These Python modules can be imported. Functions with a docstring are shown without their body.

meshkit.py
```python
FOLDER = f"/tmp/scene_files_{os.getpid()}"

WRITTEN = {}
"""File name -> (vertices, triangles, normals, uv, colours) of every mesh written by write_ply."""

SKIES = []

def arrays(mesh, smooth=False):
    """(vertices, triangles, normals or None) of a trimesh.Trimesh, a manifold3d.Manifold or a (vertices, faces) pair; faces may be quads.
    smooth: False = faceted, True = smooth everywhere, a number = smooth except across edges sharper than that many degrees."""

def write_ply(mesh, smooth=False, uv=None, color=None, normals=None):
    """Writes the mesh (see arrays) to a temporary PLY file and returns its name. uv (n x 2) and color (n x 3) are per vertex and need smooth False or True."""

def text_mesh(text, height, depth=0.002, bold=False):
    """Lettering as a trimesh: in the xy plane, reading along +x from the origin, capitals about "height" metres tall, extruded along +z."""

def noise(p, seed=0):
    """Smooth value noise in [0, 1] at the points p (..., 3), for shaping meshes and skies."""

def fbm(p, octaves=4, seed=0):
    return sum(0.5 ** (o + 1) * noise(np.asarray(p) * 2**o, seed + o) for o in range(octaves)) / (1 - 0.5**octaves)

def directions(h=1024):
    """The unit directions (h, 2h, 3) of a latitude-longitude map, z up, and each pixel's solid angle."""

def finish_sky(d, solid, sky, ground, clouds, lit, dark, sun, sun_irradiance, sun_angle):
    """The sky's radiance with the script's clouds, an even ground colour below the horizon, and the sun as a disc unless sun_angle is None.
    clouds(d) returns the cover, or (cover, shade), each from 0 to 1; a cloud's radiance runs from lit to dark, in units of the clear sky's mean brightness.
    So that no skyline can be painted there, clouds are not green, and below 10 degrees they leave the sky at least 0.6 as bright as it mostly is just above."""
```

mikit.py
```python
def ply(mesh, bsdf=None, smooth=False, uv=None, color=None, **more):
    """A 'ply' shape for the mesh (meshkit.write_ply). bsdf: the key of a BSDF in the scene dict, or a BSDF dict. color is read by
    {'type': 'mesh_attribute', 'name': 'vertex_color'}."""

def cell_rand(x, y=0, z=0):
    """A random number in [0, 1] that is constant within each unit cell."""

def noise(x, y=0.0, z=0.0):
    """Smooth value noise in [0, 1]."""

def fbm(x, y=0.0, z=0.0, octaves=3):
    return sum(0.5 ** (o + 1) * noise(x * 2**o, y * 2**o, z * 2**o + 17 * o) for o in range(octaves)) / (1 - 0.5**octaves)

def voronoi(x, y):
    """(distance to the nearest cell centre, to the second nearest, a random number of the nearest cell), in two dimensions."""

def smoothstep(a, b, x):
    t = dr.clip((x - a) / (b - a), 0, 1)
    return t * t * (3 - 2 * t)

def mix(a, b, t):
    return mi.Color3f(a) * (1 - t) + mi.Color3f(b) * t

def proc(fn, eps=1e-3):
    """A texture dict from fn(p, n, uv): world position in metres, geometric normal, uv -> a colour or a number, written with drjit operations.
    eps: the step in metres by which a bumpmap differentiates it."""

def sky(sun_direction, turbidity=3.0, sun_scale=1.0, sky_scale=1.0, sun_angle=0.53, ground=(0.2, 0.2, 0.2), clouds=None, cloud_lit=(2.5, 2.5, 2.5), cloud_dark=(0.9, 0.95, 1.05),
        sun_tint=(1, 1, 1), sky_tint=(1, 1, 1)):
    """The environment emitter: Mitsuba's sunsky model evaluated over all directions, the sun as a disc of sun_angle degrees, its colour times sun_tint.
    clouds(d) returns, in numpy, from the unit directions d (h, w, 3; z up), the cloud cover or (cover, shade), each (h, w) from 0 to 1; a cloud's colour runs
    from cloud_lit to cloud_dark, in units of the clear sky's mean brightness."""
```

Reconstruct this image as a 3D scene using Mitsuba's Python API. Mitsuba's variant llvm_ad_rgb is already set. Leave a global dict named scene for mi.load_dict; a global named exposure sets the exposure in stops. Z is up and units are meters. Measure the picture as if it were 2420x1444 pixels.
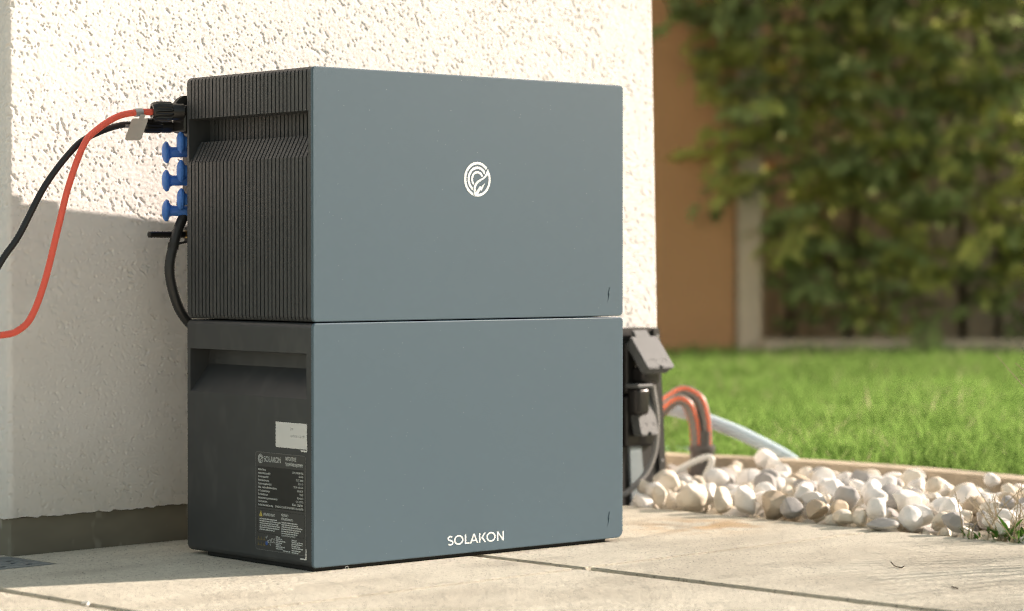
import math, random
import numpy as np, trimesh, mitsuba as mi, drjit as dr, manifold3d as m3
import shapely, shapely.geometry as sg, shapely.affinity as sa, shapely.ops as so
import mikit, meshkit
from mikit import proc, noise, fbm, voronoi, cell_rand, smoothstep, mix

T = mi.ScalarTransform4f
scene, labels = {}, {}
exposure = 2.78

# ------------------------------------------------------------------ camera, sky and sun
# world: x along the front of the two units, y into the depth, z up; front left foot of the units at the origin
CAM = np.array([-1.6055, -2.1464, 0.3354])
YAW, PITCH = 0.84906, 0.0184
FWD = np.array([math.cos(YAW), math.sin(YAW), 0.0])
RIGHT = np.array([math.sin(YAW), -math.cos(YAW), 0.0])
look = FWD * math.cos(PITCH) + np.array([0, 0, -math.sin(PITCH)])
scene['camera'] = {'type': 'thinlens', 'fov': math.degrees(2 * math.atan(1210 / 5909.0)), 'fov_axis': 'x',
                   'aperture_radius': 0.0092, 'focus_distance': 2.80, 'near_clip': 0.05, 'far_clip': 900.0,
                   'to_world': T().look_at(origin=CAM.tolist(), target=(CAM + look).tolist(), up=[0, 0, 1])}
SUN_AZ = -0.3284
scene['sky'] = mikit.sky([math.cos(SUN_AZ), math.sin(SUN_AZ), 0.4613], turbidity=3, sky_scale=0.92, sun_tint=(1.0, 1.09, 1.50), sky_tint=(1.16, 0.92, 0.67), ground=(0.25, 0.24, 0.2),
                          clouds=lambda d: 0.20 + 0.0 * d[..., 0], cloud_lit=(2.5, 2.35, 2.1), cloud_dark=(2.0, 1.9, 1.7))   # unseen even haze veil, added to brighten the sky opposite the sun

# ------------------------------------------------------------------ helpers
DL = 0.05837                                   # the wall and the paving are turned by this against the units
CD, SD = math.cos(DL), math.sin(DL)
RW = np.array([[CD, -SD, 0, 0], [SD, CD, 0, 0], [0, 0, 1, 0], [0, 0, 0, 1.0]])
WY = 0.3486                                    # wall plane in the paving frame


def fr(x, y, z=0.0):
    return np.array([CD * x - SD * y, SD * x + CD * y, z])


def numbered(key):
    if key not in scene and key not in labels:
        return key
    i = 1
    while f'{key}_{i:03d}' in scene or f'{key}_{i:03d}' in labels:
        i += 1
    return f'{key}_{i:03d}'


def tag(key, label=None, cat=None, group=None, kind=None):
    d = labels.setdefault(key, {})
    for k, v in (('label', label), ('category', cat), ('group', group), ('kind', kind)):
        if v:
            d[k] = v


def thing(name, label=None, cat=None, group=None, kind=None):
    key = numbered(name)
    tag(key, label, cat, group, kind)
    if key not in labels:
        labels[key] = {}
    return key


def obj(name, mesh, bsdf, parent=None, smooth=30, label=None, cat=None, group=None, kind=None, color=None):
    key = numbered(f'{parent}__{name}' if parent else name)
    scene[key] = mikit.ply(mesh, bsdf, smooth=smooth, color=color)
    if label or cat or group or kind:
        tag(key, label, cat, group, kind)
    return key


def tm(man):
    m = man.to_mesh()
    return trimesh.Trimesh(m.vert_properties[:, :3], m.tri_verts, process=False)


def cat(ms):
    return trimesh.util.concatenate([m for m in ms if m is not None])


def box(x0, x1, y0, y1, z0, z1):
    m = trimesh.creation.box((x1 - x0, y1 - y0, z1 - z0))
    m.apply_translation(((x0 + x1) / 2, (y0 + y1) / 2, (z0 + z1) / 2))
    return m


def mbox(x0, x1, y0, y1, z0, z1):
    return m3.Manifold.cube((x1 - x0, y1 - y0, z1 - z0)).translate((x0, y0, z0))


def rbox(x0, x1, y0, y1, z0, z1, r, seg=12):
    s = m3.Manifold.sphere(r, seg)
    return m3.Manifold.batch_hull([s.translate((x, y, z)) for x in (x0 + r, x1 - r) for y in (y0 + r, y1 - r) for z in (z0 + r, z1 - r)])


def rrect(x0, x1, z0, z1, r, n=6):
    return sg.box(x0 + r, z0 + r, x1 - r, z1 - r).buffer(r, quad_segs=n) if r > 0 else sg.box(x0, z0, x1, z1)


def xz_prism(poly, y0, y1):
    """a shapely (x, z) polygon extruded from y0 to y1"""
    out = []
    for g in getattr(poly, 'geoms', [poly]):
        if g.geom_type != 'Polygon' or g.is_empty:
            continue
        m = trimesh.creation.extrude_polygon(g, y1 - y0, engine='earcut')
        v = m.vertices.copy()
        m.vertices = np.stack([v[:, 0], y1 - v[:, 2], v[:, 1]], 1)
        out.append(m)
    return cat(out)


def to_man(m):
    return m3.Manifold(m3.Mesh(np.asarray(m.vertices, np.float32), np.asarray(m.faces, np.uint32)))


def side_print(poly, x=-0.0004, depth=0.0003):
    """(u, v): u runs towards the front along the left side (u = -y), v up; laid on the plane x facing -x"""
    out = []
    for g in getattr(poly, 'geoms', [poly]):
        if g.geom_type == 'Polygon' and not g.is_empty:
            m = trimesh.creation.extrude_polygon(g, depth, engine='earcut')
            v = m.vertices.copy()
            m.vertices = np.stack([x - v[:, 2], -v[:, 0], v[:, 1]], 1)
            out.append(m)
    return cat(out)


def smooth_path(P, n=8):
    P = np.asarray(P, float)
    Q = np.vstack([2 * P[0] - P[1], P, 2 * P[-1] - P[-2]])
    out = []
    for i in range(1, len(Q) - 2):
        p0, p1, p2, p3 = Q[i - 1:i + 3]
        for t in np.linspace(0, 1, n, endpoint=False):
            out.append(0.5 * ((2 * p1) + (-p0 + p2) * t + (2 * p0 - 5 * p1 + 4 * p2 - p3) * t * t + (-p0 + 3 * p1 - 3 * p2 + p3) * t ** 3))
    out.append(P[-1])
    return np.array(out)


def frames(p):
    t = np.gradient(p, axis=0)
    t /= np.linalg.norm(t, axis=1, keepdims=True) + 1e-12
    a = np.array([0, 0, 1.0]) if abs(t[0, 2]) < 0.9 else np.array([1.0, 0, 0])
    us = []
    u = a - t[0] * (a @ t[0])
    for i in range(len(p)):
        u = u - t[i] * (u @ t[i])
        u /= np.linalg.norm(u) + 1e-12
        us.append(u.copy())
    us = np.array(us)
    return t, us, np.cross(t, us)


def tube(path, r, sides=16, a0=0.0, a1=2 * math.pi, capped=True):
    """a round tube along the path; with a0, a1 only that strip of its skin (as a thin solid shell)"""
    p = np.asarray(path, float)
    r = np.broadcast_to(np.asarray(r, float), (len(p),))
    t, u, v = frames(p)
    ang = np.arange(sides) * 2 * math.pi / sides
    V = p[:, None] + r[:, None, None] * (np.cos(ang)[None, :, None] * u[:, None] + np.sin(ang)[None, :, None] * v[:, None])
    n = len(p)
    i, j = np.meshgrid(np.arange(n - 1), np.arange(sides), indexing='ij')
    q = np.stack([i * sides + j, i * sides + (j + 1) % sides, (i + 1) * sides + (j + 1) % sides, (i + 1) * sides + j], -1).reshape(-1, 4)
    F = np.vstack([q[:, [0, 1, 2]], q[:, [0, 2, 3]]])
    V = V.reshape(-1, 3)
    if capped:
        c0, c1 = len(V), len(V) + 1
        V = np.vstack([V, p[:1], p[-1:]])
        j = np.arange(sides)
        F = np.vstack([F, np.stack([(j + 1) % sides, j, j * 0 + c0], 1), np.stack([(n - 1) * sides + j, (n - 1) * sides + (j + 1) % sides, j * 0 + c1], 1)])
    return trimesh.Trimesh(V, F, process=False)


def strip(path, r, lift, a_mid, half, sides=6):
    """a raised stripe along a tube's skin, between two angles"""
    p = np.asarray(path, float)
    t, u, v = frames(p)
    ang = a_mid + np.linspace(-half, half, sides)
    rings = []
    for rr in (r * 0.9, r + lift):
        rings.append(p[:, None] + rr * (np.cos(ang)[None, :, None] * u[:, None] + np.sin(ang)[None, :, None] * v[:, None]))
    ring = np.concatenate([rings[1], rings[0][:, ::-1]], 1)
    n, k = ring.shape[:2]
    i, j = np.meshgrid(np.arange(n - 1), np.arange(k), indexing='ij')
    q = np.stack([i * k + j, i * k + (j + 1) % k, (i + 1) * k + (j + 1) % k, (i + 1) * k + j], -1).reshape(-1, 4)
    return trimesh.Trimesh(ring.reshape(-1, 3), np.vstack([q[:, [0, 1, 2]], q[:, [0, 2, 3]]]), process=False)


def lathe(profile, origin, axis, sides=24):
    """profile: (r, h) along the axis from the origin"""
    axis = np.asarray(axis, float) / np.linalg.norm(axis)
    p = np.array([np.asarray(origin, float) + axis * h for _, h in profile])
    a = np.array([0, 0, 1.0]) if abs(axis[2]) < 0.9 else np.array([1.0, 0, 0])
    u = a - axis * (a @ axis)
    u /= np.linalg.norm(u)
    v = np.cross(axis, u)
    ang = np.arange(sides) * 2 * math.pi / sides
    r = np.array([max(x, 1e-5) for x, _ in profile])
    V = (p[:, None] + r[:, None, None] * (np.cos(ang)[None, :, None] * u + np.sin(ang)[None, :, None] * v)).reshape(-1, 3)
    i, j = np.meshgrid(np.arange(len(p) - 1), np.arange(sides), indexing='ij')
    q = np.stack([i * sides + j, i * sides + (j + 1) % sides, (i + 1) * sides + (j + 1) % sides, (i + 1) * sides + j], -1).reshape(-1, 4)
    return trimesh.Trimesh(V, np.vstack([q[:, [0, 1, 2]], q[:, [0, 2, 3]]]), process=False)


def in_frame(m):
    m = m.copy()
    m.apply_transform(RW)
    return m


def grid_faces(n, k):
    i, j = np.meshgrid(np.arange(n - 1), np.arange(k - 1), indexing='ij')
    q = np.stack([i * k + j, i * k + j + 1, (i + 1) * k + j + 1, (i + 1) * k + j], -1).reshape(-1, 4)
    return np.vstack([q[:, [0, 1, 2]], q[:, [0, 2, 3]]])


# ------------------------------------------------------------------ materials
def rgb(*c):
    return {'type': 'rgb', 'value': list(c)}


def mat(name, color, rough=0.5, spec=0.5, metallic=0.0, bump=None, scale=0.0005, two=True, **more):
    d = {'type': 'principled', 'base_color': proc(color) if callable(color) else rgb(*color), 'roughness': proc(rough) if callable(rough) else rough,
         'specular': spec, 'metallic': metallic, **more}
    if bump:
        d = {'type': 'bumpmap', 'nested': d, 'scale': scale, 'arbitrary': proc(bump[0], eps=bump[1])}
        d = {'type': 'bumpmap', 'scale': scale, 'bsdf': d['nested'], 'tex': d['arbitrary']}
    scene[name] = {'type': 'twosided', 'bsdf': d} if two else d
    return name


def panel_color(p, n, uv):
    x, z = p.x * 260, p.z * 260
    d, _, w = voronoi(x, z)
    speck = dr.select((d < 0.09) & (w > 0.988), 0.7, 0.0)
    tone = 0.97 + 0.02 * fbm(p.x * 9, p.y * 9, p.z * 9) + 0.05 * noise(p.x * 900, p.y * 900, p.z * 900)
    return mi.Color3f(0.078, 0.126, 0.163) * tone + mi.Color3f(0.28) * speck


mat('panel_paint', panel_color, 0.42, 0.4, bump=(lambda p, n, uv: noise(p.x * 1500, p.y * 1500, p.z * 1500), 2e-4), scale=0.00006)


def housing_color(p, n, uv):
    t = 0.9 + 0.2 * fbm(p.x * 40, p.y * 40, p.z * 40)
    dust = 0.012 * smoothstep(0.5, 0.85, fbm(p.x * 60 + 5, p.y * 60, p.z * 25))
    return mi.Color3f(0.036, 0.040, 0.043) * t + mi.Color3f(dust, dust * 0.95, dust * 0.85)


mat('housing_coat', housing_color, 0.45, 0.6, bump=(lambda p, n, uv: noise(p.x * 1800, p.y * 1800, p.z * 1800), 2e-4), scale=0.00006)
mat('feet_shade_black', (0.008, 0.008, 0.008), 0.8)
mat('white_print', (0.78, 0.82, 0.82), 0.5)
mat('grey_print', (0.42, 0.45, 0.45), 0.6)
mat('label_dark', (0.016, 0.017, 0.017), 0.4)
mat('label_grey', (0.048, 0.05, 0.05), 0.45)
mat('label_line', (0.11, 0.115, 0.115), 0.5)
mat('sticker_white', (0.62, 0.64, 0.64), 0.4)
mat('sticker_text', (0.26, 0.28, 0.29), 0.5)
mat('yellow_print', (0.5, 0.42, 0.1), 0.5)
mat('dull_yellow_print', (0.12, 0.10, 0.04), 0.6)
mat('blue_print', (0.04, 0.1, 0.35), 0.5)
mat('blue_cap', (0.055, 0.185, 0.58), 0.5, 0.4)
mat('black_plastic', lambda p, n, uv: mi.Color3f(0.012, 0.012, 0.012) * (0.8 + 0.5 * fbm(p.x * 90, p.y * 90, p.z * 90)), 0.28, 0.5)
mat('black_matt', (0.018, 0.018, 0.018), 0.55)
mat('red_cable', (0.95, 0.16, 0.11), 0.55, 0.25)
mat('black_cable', (0.02, 0.021, 0.022), 0.45)
mat('tag_paper', lambda p, n, uv: mi.Color3f(0.42, 0.39, 0.36) * (0.92 + 0.15 * fbm(p.x * 120, p.y * 120, p.z * 120)), 0.6)
mat('tag_clip', (0.5, 0.5, 0.5), 0.35, metallic=0.5)
mat('brass', (0.55, 0.4, 0.15), 0.3, metallic=1.0)


def plaster_color(p, n, uv):
    t = 0.95 + 0.08 * fbm(p.x * 30, p.y * 30, p.z * 30)
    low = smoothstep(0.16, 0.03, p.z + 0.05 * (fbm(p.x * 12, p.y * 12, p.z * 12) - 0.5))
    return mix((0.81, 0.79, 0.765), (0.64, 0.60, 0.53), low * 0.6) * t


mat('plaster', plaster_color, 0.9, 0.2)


def plinth_color(p, n, uv):
    a = fbm(p.x * 22, p.y * 22, p.z * 40)
    b = smoothstep(0.66, 0.8, fbm(p.x * 60, p.y * 60, p.z * 25))
    return mix((0.155, 0.145, 0.112), (0.235, 0.215, 0.165), a) + mi.Color3f(0.12, 0.12, 0.11) * b


mat('plinth_paint', plinth_color, 0.75, 0.3, bump=(lambda p, n, uv: fbm(p.x * 250, p.y * 250, p.z * 250), 5e-4), scale=0.0008)


def slab_color(p, n, uv):
    u, v = p.x * CD + p.y * SD, -p.x * SD + p.y * CD
    blot = fbm(u * 9, v * 9, 2.0)
    streak = fbm(u * 5 + 3, v * 22, 5.0)
    fine = fbm(u * 420, v * 420, 1.0)
    c = mix((0.55, 0.52, 0.43), (0.44, 0.41, 0.335), smoothstep(0.35, 0.70, 0.5 * blot + 0.5 * streak))
    c = c * (0.80 + 0.40 * fine)
    # small dark pits and grains
    d, _, w = voronoi(u * 170, v * 170)
    c = c * dr.select((d < 0.22) & (w > 0.72), 0.62, 1.0)
    # rust-brown water stain towards the gravel, with the paler dried-out tongue beside it
    s = dr.exp(-dr.square((u - 0.665) / 0.10) - dr.square((v - 0.02) / 0.075)) * smoothstep(0.36, 0.62, fbm(u * 26, v * 26, 8.0))
    c = mix(c, (0.42, 0.27, 0.14), 0) * 1.0 if False else c * (1 - s * mi.Color3f(0.16, 0.34, 0.52))
    e = dr.sqrt(dr.square((u - 0.50) / 0.125) + dr.square((v - 0.045) / 0.055)) + 0.25 * (fbm(u * 18, v * 18, 4.0) - 0.5)
    c = c * (1 + 0.10 * smoothstep(1.02, 0.95, e) - 0.13 * smoothstep(0.98, 1.05, e) * smoothstep(1.5, 1.05, e))
    # slightly darker towards the wall on the left
    g = smoothstep(0.05, 0.33, v) * smoothstep(0.1, -0.2, u)
    return c * (1 - 0.12 * g)


def slab_bump(p, n, uv):
    return 0.6 * fbm(p.x * 260, p.y * 260, 1.0) + 0.4 * noise(p.x * 700, p.y * 700, 4.0) + 1.5 * fbm(p.x * 40, p.y * 40, 9.0)


mat('slab_stone', slab_color, 0.85, 0.25, bump=(slab_bump, 5e-4), scale=0.0019)
mat('joint_sand', lambda p, n, uv: mix((0.30, 0.25, 0.18), (0.2, 0.165, 0.12), fbm(p.x * 200, p.y * 200, 2.0)), 0.95, 0.1)
mat('soil', lambda p, n, uv: mix((0.09, 0.07, 0.045), (0.05, 0.05, 0.028), fbm(p.x * 40, p.y * 40, 1.0)), 0.95, 0.1)
mat('far_ground', lambda p, n, uv: mix((0.07, 0.11, 0.035), (0.10, 0.10, 0.05), fbm(p.x * 0.8, p.y * 0.8, 1.0)), 0.95, 0.1)
mat('kerb_stone', lambda p, n, uv: mix((0.50, 0.43, 0.33), (0.36, 0.31, 0.23), fbm(p.x * 60, p.y * 60, p.z * 60)), 0.9, 0.2,
    bump=(lambda p, n, uv: fbm(p.x * 300, p.y * 300, p.z * 300), 5e-4), scale=0.001)


def pebble_mat(name, c0, c1):
    mat(name, lambda p, n, uv: mix(c0, c1, smoothstep(0.3, 0.75, fbm(p.x * 55, p.y * 55, p.z * 55))) * (0.92 + 0.16 * fbm(p.x * 400, p.y * 400, p.z * 400)), 0.75, 0.3)


pebble_mat('pebble_white', (0.86, 0.85, 0.82), (0.77, 0.74, 0.69))
pebble_mat('pebble_cream', (0.78, 0.73, 0.63), (0.66, 0.59, 0.48))
pebble_mat('pebble_tan', (0.56, 0.47, 0.35), (0.44, 0.37, 0.28))
pebble_mat('pebble_grey', (0.46, 0.45, 0.43), (0.36, 0.35, 0.34))
mat('post_black', lambda p, n, uv: mi.Color3f(0.012, 0.013, 0.014) * (0.8 + 0.4 * fbm(p.x * 50, p.y * 50, p.z * 50)), 0.45, 0.5)
mat('lid_grey', lambda p, n, uv: mi.Color3f(0.066, 0.076, 0.080) * (0.93 + 0.14 * fbm(p.x * 60, p.y * 60, p.z * 60)), 0.5, 0.5)
mat('panel_reflection', (0.24, 0.29, 0.31), 0.4)  # pale colour stands in for a reflection on the glossy post front
mat('cord_grey', (0.22, 0.22, 0.215), 0.5)
mat('pipe_grey', lambda p, n, uv: mi.Color3f(0.075, 0.07, 0.066) * (0.8 + 0.5 * fbm(p.x * 70, p.y * 70, p.z * 30)), 0.35, 0.5)
mat('hose_grey', (0.16, 0.15, 0.135), 0.4)
mat('hose_orange', (0.58, 0.14, 0.07), 0.4)
mat('hose_pale', (0.50, 0.61, 0.68), 0.25, 0.7)
mat('conduit_white', (0.7, 0.7, 0.66), 0.4)
mat('grate_metal', lambda p, n, uv: mi.Color3f(0.33, 0.37, 0.40) * (0.85 + 0.3 * fbm(p.x * 80, p.y * 80, p.z * 80)), 0.45, metallic=0.7)
mat('drain_dark', (0.012, 0.012, 0.012), 0.8)
mat('brown_render', lambda p, n, uv: mi.Color3f(0.46, 0.26, 0.13) * (0.95 + 0.1 * fbm(p.x * 6, p.y * 6, p.z * 6)), 0.85, 0.2,
    bump=(lambda p, n, uv: fbm(p.x * 120, p.y * 120, p.z * 120), 1e-3), scale=0.001)
mat('concrete', lambda p, n, uv: mix((0.56, 0.47, 0.36), (0.44, 0.375, 0.285), fbm(p.x * 9, p.y * 9, p.z * 9)), 0.9, 0.2)
mat('fence_board', lambda p, n, uv: mix((0.45, 0.39, 0.31), (0.30, 0.26, 0.20), fbm(p.x * 30, p.y * 30, p.z * 3)), 0.85, 0.2)
mat('bark', lambda p, n, uv: mix((0.05, 0.042, 0.028), (0.09, 0.075, 0.05), fbm(p.x * 60, p.y * 60, p.z * 15)), 0.9, 0.2)
mat('dry_stalk', (0.40, 0.33, 0.22), 0.8)
mat('twig_brown', (0.07, 0.05, 0.035), 0.8)
mat('thread_white', (0.8, 0.8, 0.78), 0.8)
for nm, df in (('leaf', 1.1), ('grass_blade', 1.1)):
    scene[nm] = {'type': 'principledthin', 'base_color': {'type': 'mesh_attribute', 'name': 'vertex_color'}, 'roughness': 0.36, 'spec_trans': 0.0, 'diff_trans': df, 'eta': 1.4}

# ------------------------------------------------------------------ ground and terrace
obj('ground', np.array([[-400, -400, -0.09], [400, -400, -0.09], [400, 400, -0.09], [-400, 400, -0.09]], float) if False else
    (np.array([[-400, -400, -0.09], [400, -400, -0.09], [400, 400, -0.09], [-400, 400, -0.09]], float), np.array([[0, 1, 2, 3]])), 'far_ground', smooth=False, kind='structure')
terrace = thing('terrace', kind='structure')
bed = sg.box(-6.0, -5.0, 0.775, 6.0)
obj('bedding', in_frame(trimesh.creation.extrude_polygon(bed, 0.06, engine='earcut').apply_translation((0, 0, -0.0665))), 'joint_sand', terrace, smooth=False)
PITCH_S, GAP_X, GAP_Y = 0.549, 0.0145, 0.0030
rng = random.Random(4)
grate_hole = sg.box(-1.2, 0.2585, -0.1495, WY + 0.006)


def chamfered(poly, z0, z1, ch):
    a = poly.buffer(-ch, join_style='mitre')
    cs = lambda g: m3.CrossSection([np.array(r.coords)[:-1] for r in [g.exterior, *g.interiors]], m3.FillRule.EvenOdd)
    low = cs(poly).extrude(z1 - ch - z0).translate((0, 0, z0))
    mid = m3.Manifold.hull_points(np.array([[x, y, z1 - ch] for x, y in list(poly.exterior.coords)[:-1]] + [[x, y, z1] for x, y in list(a.exterior.coords)[:-1]])) if len(poly.exterior.coords) <= 6 else cs(a).extrude(ch).translate((0, 0, z1 - ch))
    return tm(low + mid)


def worn(poly, seed):
    """slab outline with slightly broken arrises"""
    r = np.random.default_rng(seed)
    ring = sg.LineString(poly.exterior.coords).segmentize(0.006)
    q = np.array(ring.coords)[:-1]
    h = meshkit.fbm(np.c_[q * 70, np.full(len(q), seed * 3.7)], 3, seed)
    k = meshkit.noise(np.c_[q * 25, np.full(len(q), seed * 1.3)], seed + 50)
    d = 0.0014 * h + 0.0040 * np.clip(k - 0.80, 0, 1) * 5
    c = np.array(poly.centroid.coords[0])
    x0, y0, x1, y1 = poly.bounds
    e = np.stack([q[:, 0] - x0, x1 - q[:, 0], q[:, 1] - y0, y1 - q[:, 1]], 1)
    n = np.array([[1, 0], [-1, 0], [0, 1], [0, -1.0]])[e.argmin(1)]
    return sg.Polygon(q + n * d[:, None], [h_.coords for h_ in poly.interiors]).buffer(0)


for i in range(-6, 1):
    for j in range(-5, 6):
        x1, y1 = 0.782 + (i + 0) * PITCH_S, -0.175 + j * PITCH_S
        s = sg.box(x1 - PITCH_S + GAP_X / 2, y1 - PITCH_S + GAP_Y / 2, x1 - GAP_X / 2, y1 - GAP_Y / 2)
        if i == 0 and j <= 0:
            s = sg.box(x1 - PITCH_S + GAP_X / 2 + 0.0045, s.bounds[1], s.bounds[2], s.bounds[3])
        if i == 0:
            s = s.intersection(sg.box(-9, -9, 0.775, 9))
        s = s.difference(sg.box(-0.1465, WY + 0.004, 0.95, 9)).difference(grate_hole)
        if i == 0 and j == 0:       # broken corner by the joint, as beside the units' front
            s = s.difference(sg.Polygon([(0.238, -0.176), (0.2440, -0.176), (0.2462, -0.186), (0.2478, -0.199), (0.2430, -0.208), (0.238, -0.211)]))
        if s.is_empty or s.area < 0.002:
            continue
        for g in getattr(s, 'geoms', [s]):
            dz = rng.uniform(-0.0006, 0.0006) if not (j in (0, 1)) else 0.0
            if j in (0, 1) and i >= -1:
                g = worn(g, 10 * i + j + 40)
                g = max(getattr(g, 'geoms', [g]), key=lambda a_: a_.area)
            k = obj('slab', in_frame(chamfered(g, -0.0055, 0.0 + dz, 0.0012)), 'slab_stone', terrace, smooth=False)

# drain
drain = thing('drain_grate', 'grey metal slotted drain grate beside the wall corner at the lower left', 'drain')
gx0, gx1, gy0, gy1 = -1.15, -0.1520, 0.2600, WY + 0.004
obj('channel', in_frame(cat([box(gx0, gx1, gy0 + 0.004, gy1 - 0.004, -0.05, -0.044), box(gx0, gx1, gy0, gy0 + 0.003, -0.05, -0.001), box(gx0, gx1, gy1 - 0.003, gy1, -0.05, -0.001), box(gx1 - 0.003, gx1, gy0 + 0.003, gy1 - 0.003, -0.05, -0.001)])), 'drain_dark', drain, smooth=False)
plate = sg.box(gx0, gy0 + 0.001, gx1 - 0.001, gy1 - 0.001)
holes = []
for r_ in range(4):
    yy = gy0 + 0.014 + r_ * 0.0195
    x = gx1 - 0.012 - (r_ % 2) * 0.008
    while x > gx0 + 0.03:
        t_ = np.linspace(0, 1, 7)
        holes.append(sg.LineString(np.stack([x - t_ * 0.024, yy + 0.0035 * np.sin(t_ * 2 * math.pi)], 1)).buffer(0.0028, quad_segs=3))
        x -= 0.033
grid = plate.difference(so.unary_union(holes))
obj('grating', in_frame(trimesh.creation.extrude_polygon(grid, 0.004, engine='earcut').apply_translation((0, 0, -0.0035))), 'grate_metal', drain, smooth=False)

# ------------------------------------------------------------------ house wall
house = thing('house_wall', 'white rough plastered house wall with dark plinth behind the stacked units', 'wall')


def wall_right(z):
    return 0.927 + (0.705 - z) * 0.0258


def rough(P):
    """relief of the scraped plaster: sharp grains, with short slanting furrows torn between them"""
    P = np.asarray(P) + np.array([7.313, 3.0, 0.0])
    u = P[..., 0] + P[..., 1]
    w = np.stack([(u + P[..., 2]) * 0.7071, (u - P[..., 2]) * 0.7071, P[..., 1] * 0.3], -1)
    w = w + 0.0016 * np.stack([meshkit.noise(P * 300, 11), meshkit.noise(P * 300, 12), 0 * u], -1)
    a = meshkit.noise(w * np.array([430, 250, 200]), 3)
    b = meshkit.noise(w * np.array([620, 400, 300]), 5)
    c = meshkit.fbm(P * 28, 2, 7)
    pit = np.clip((0.318 + 0.18 * (c - 0.5) - (0.6 * a + 0.4 * b)) / 0.085, 0, 1)
    grain = meshkit.fbm(P * 330, 2, 9)
    return -0.0014 * pit + 0.0010 * (grain - 0.5) + 0.0005 * (meshkit.noise(P * 90, 2) - 0.5)


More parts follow.
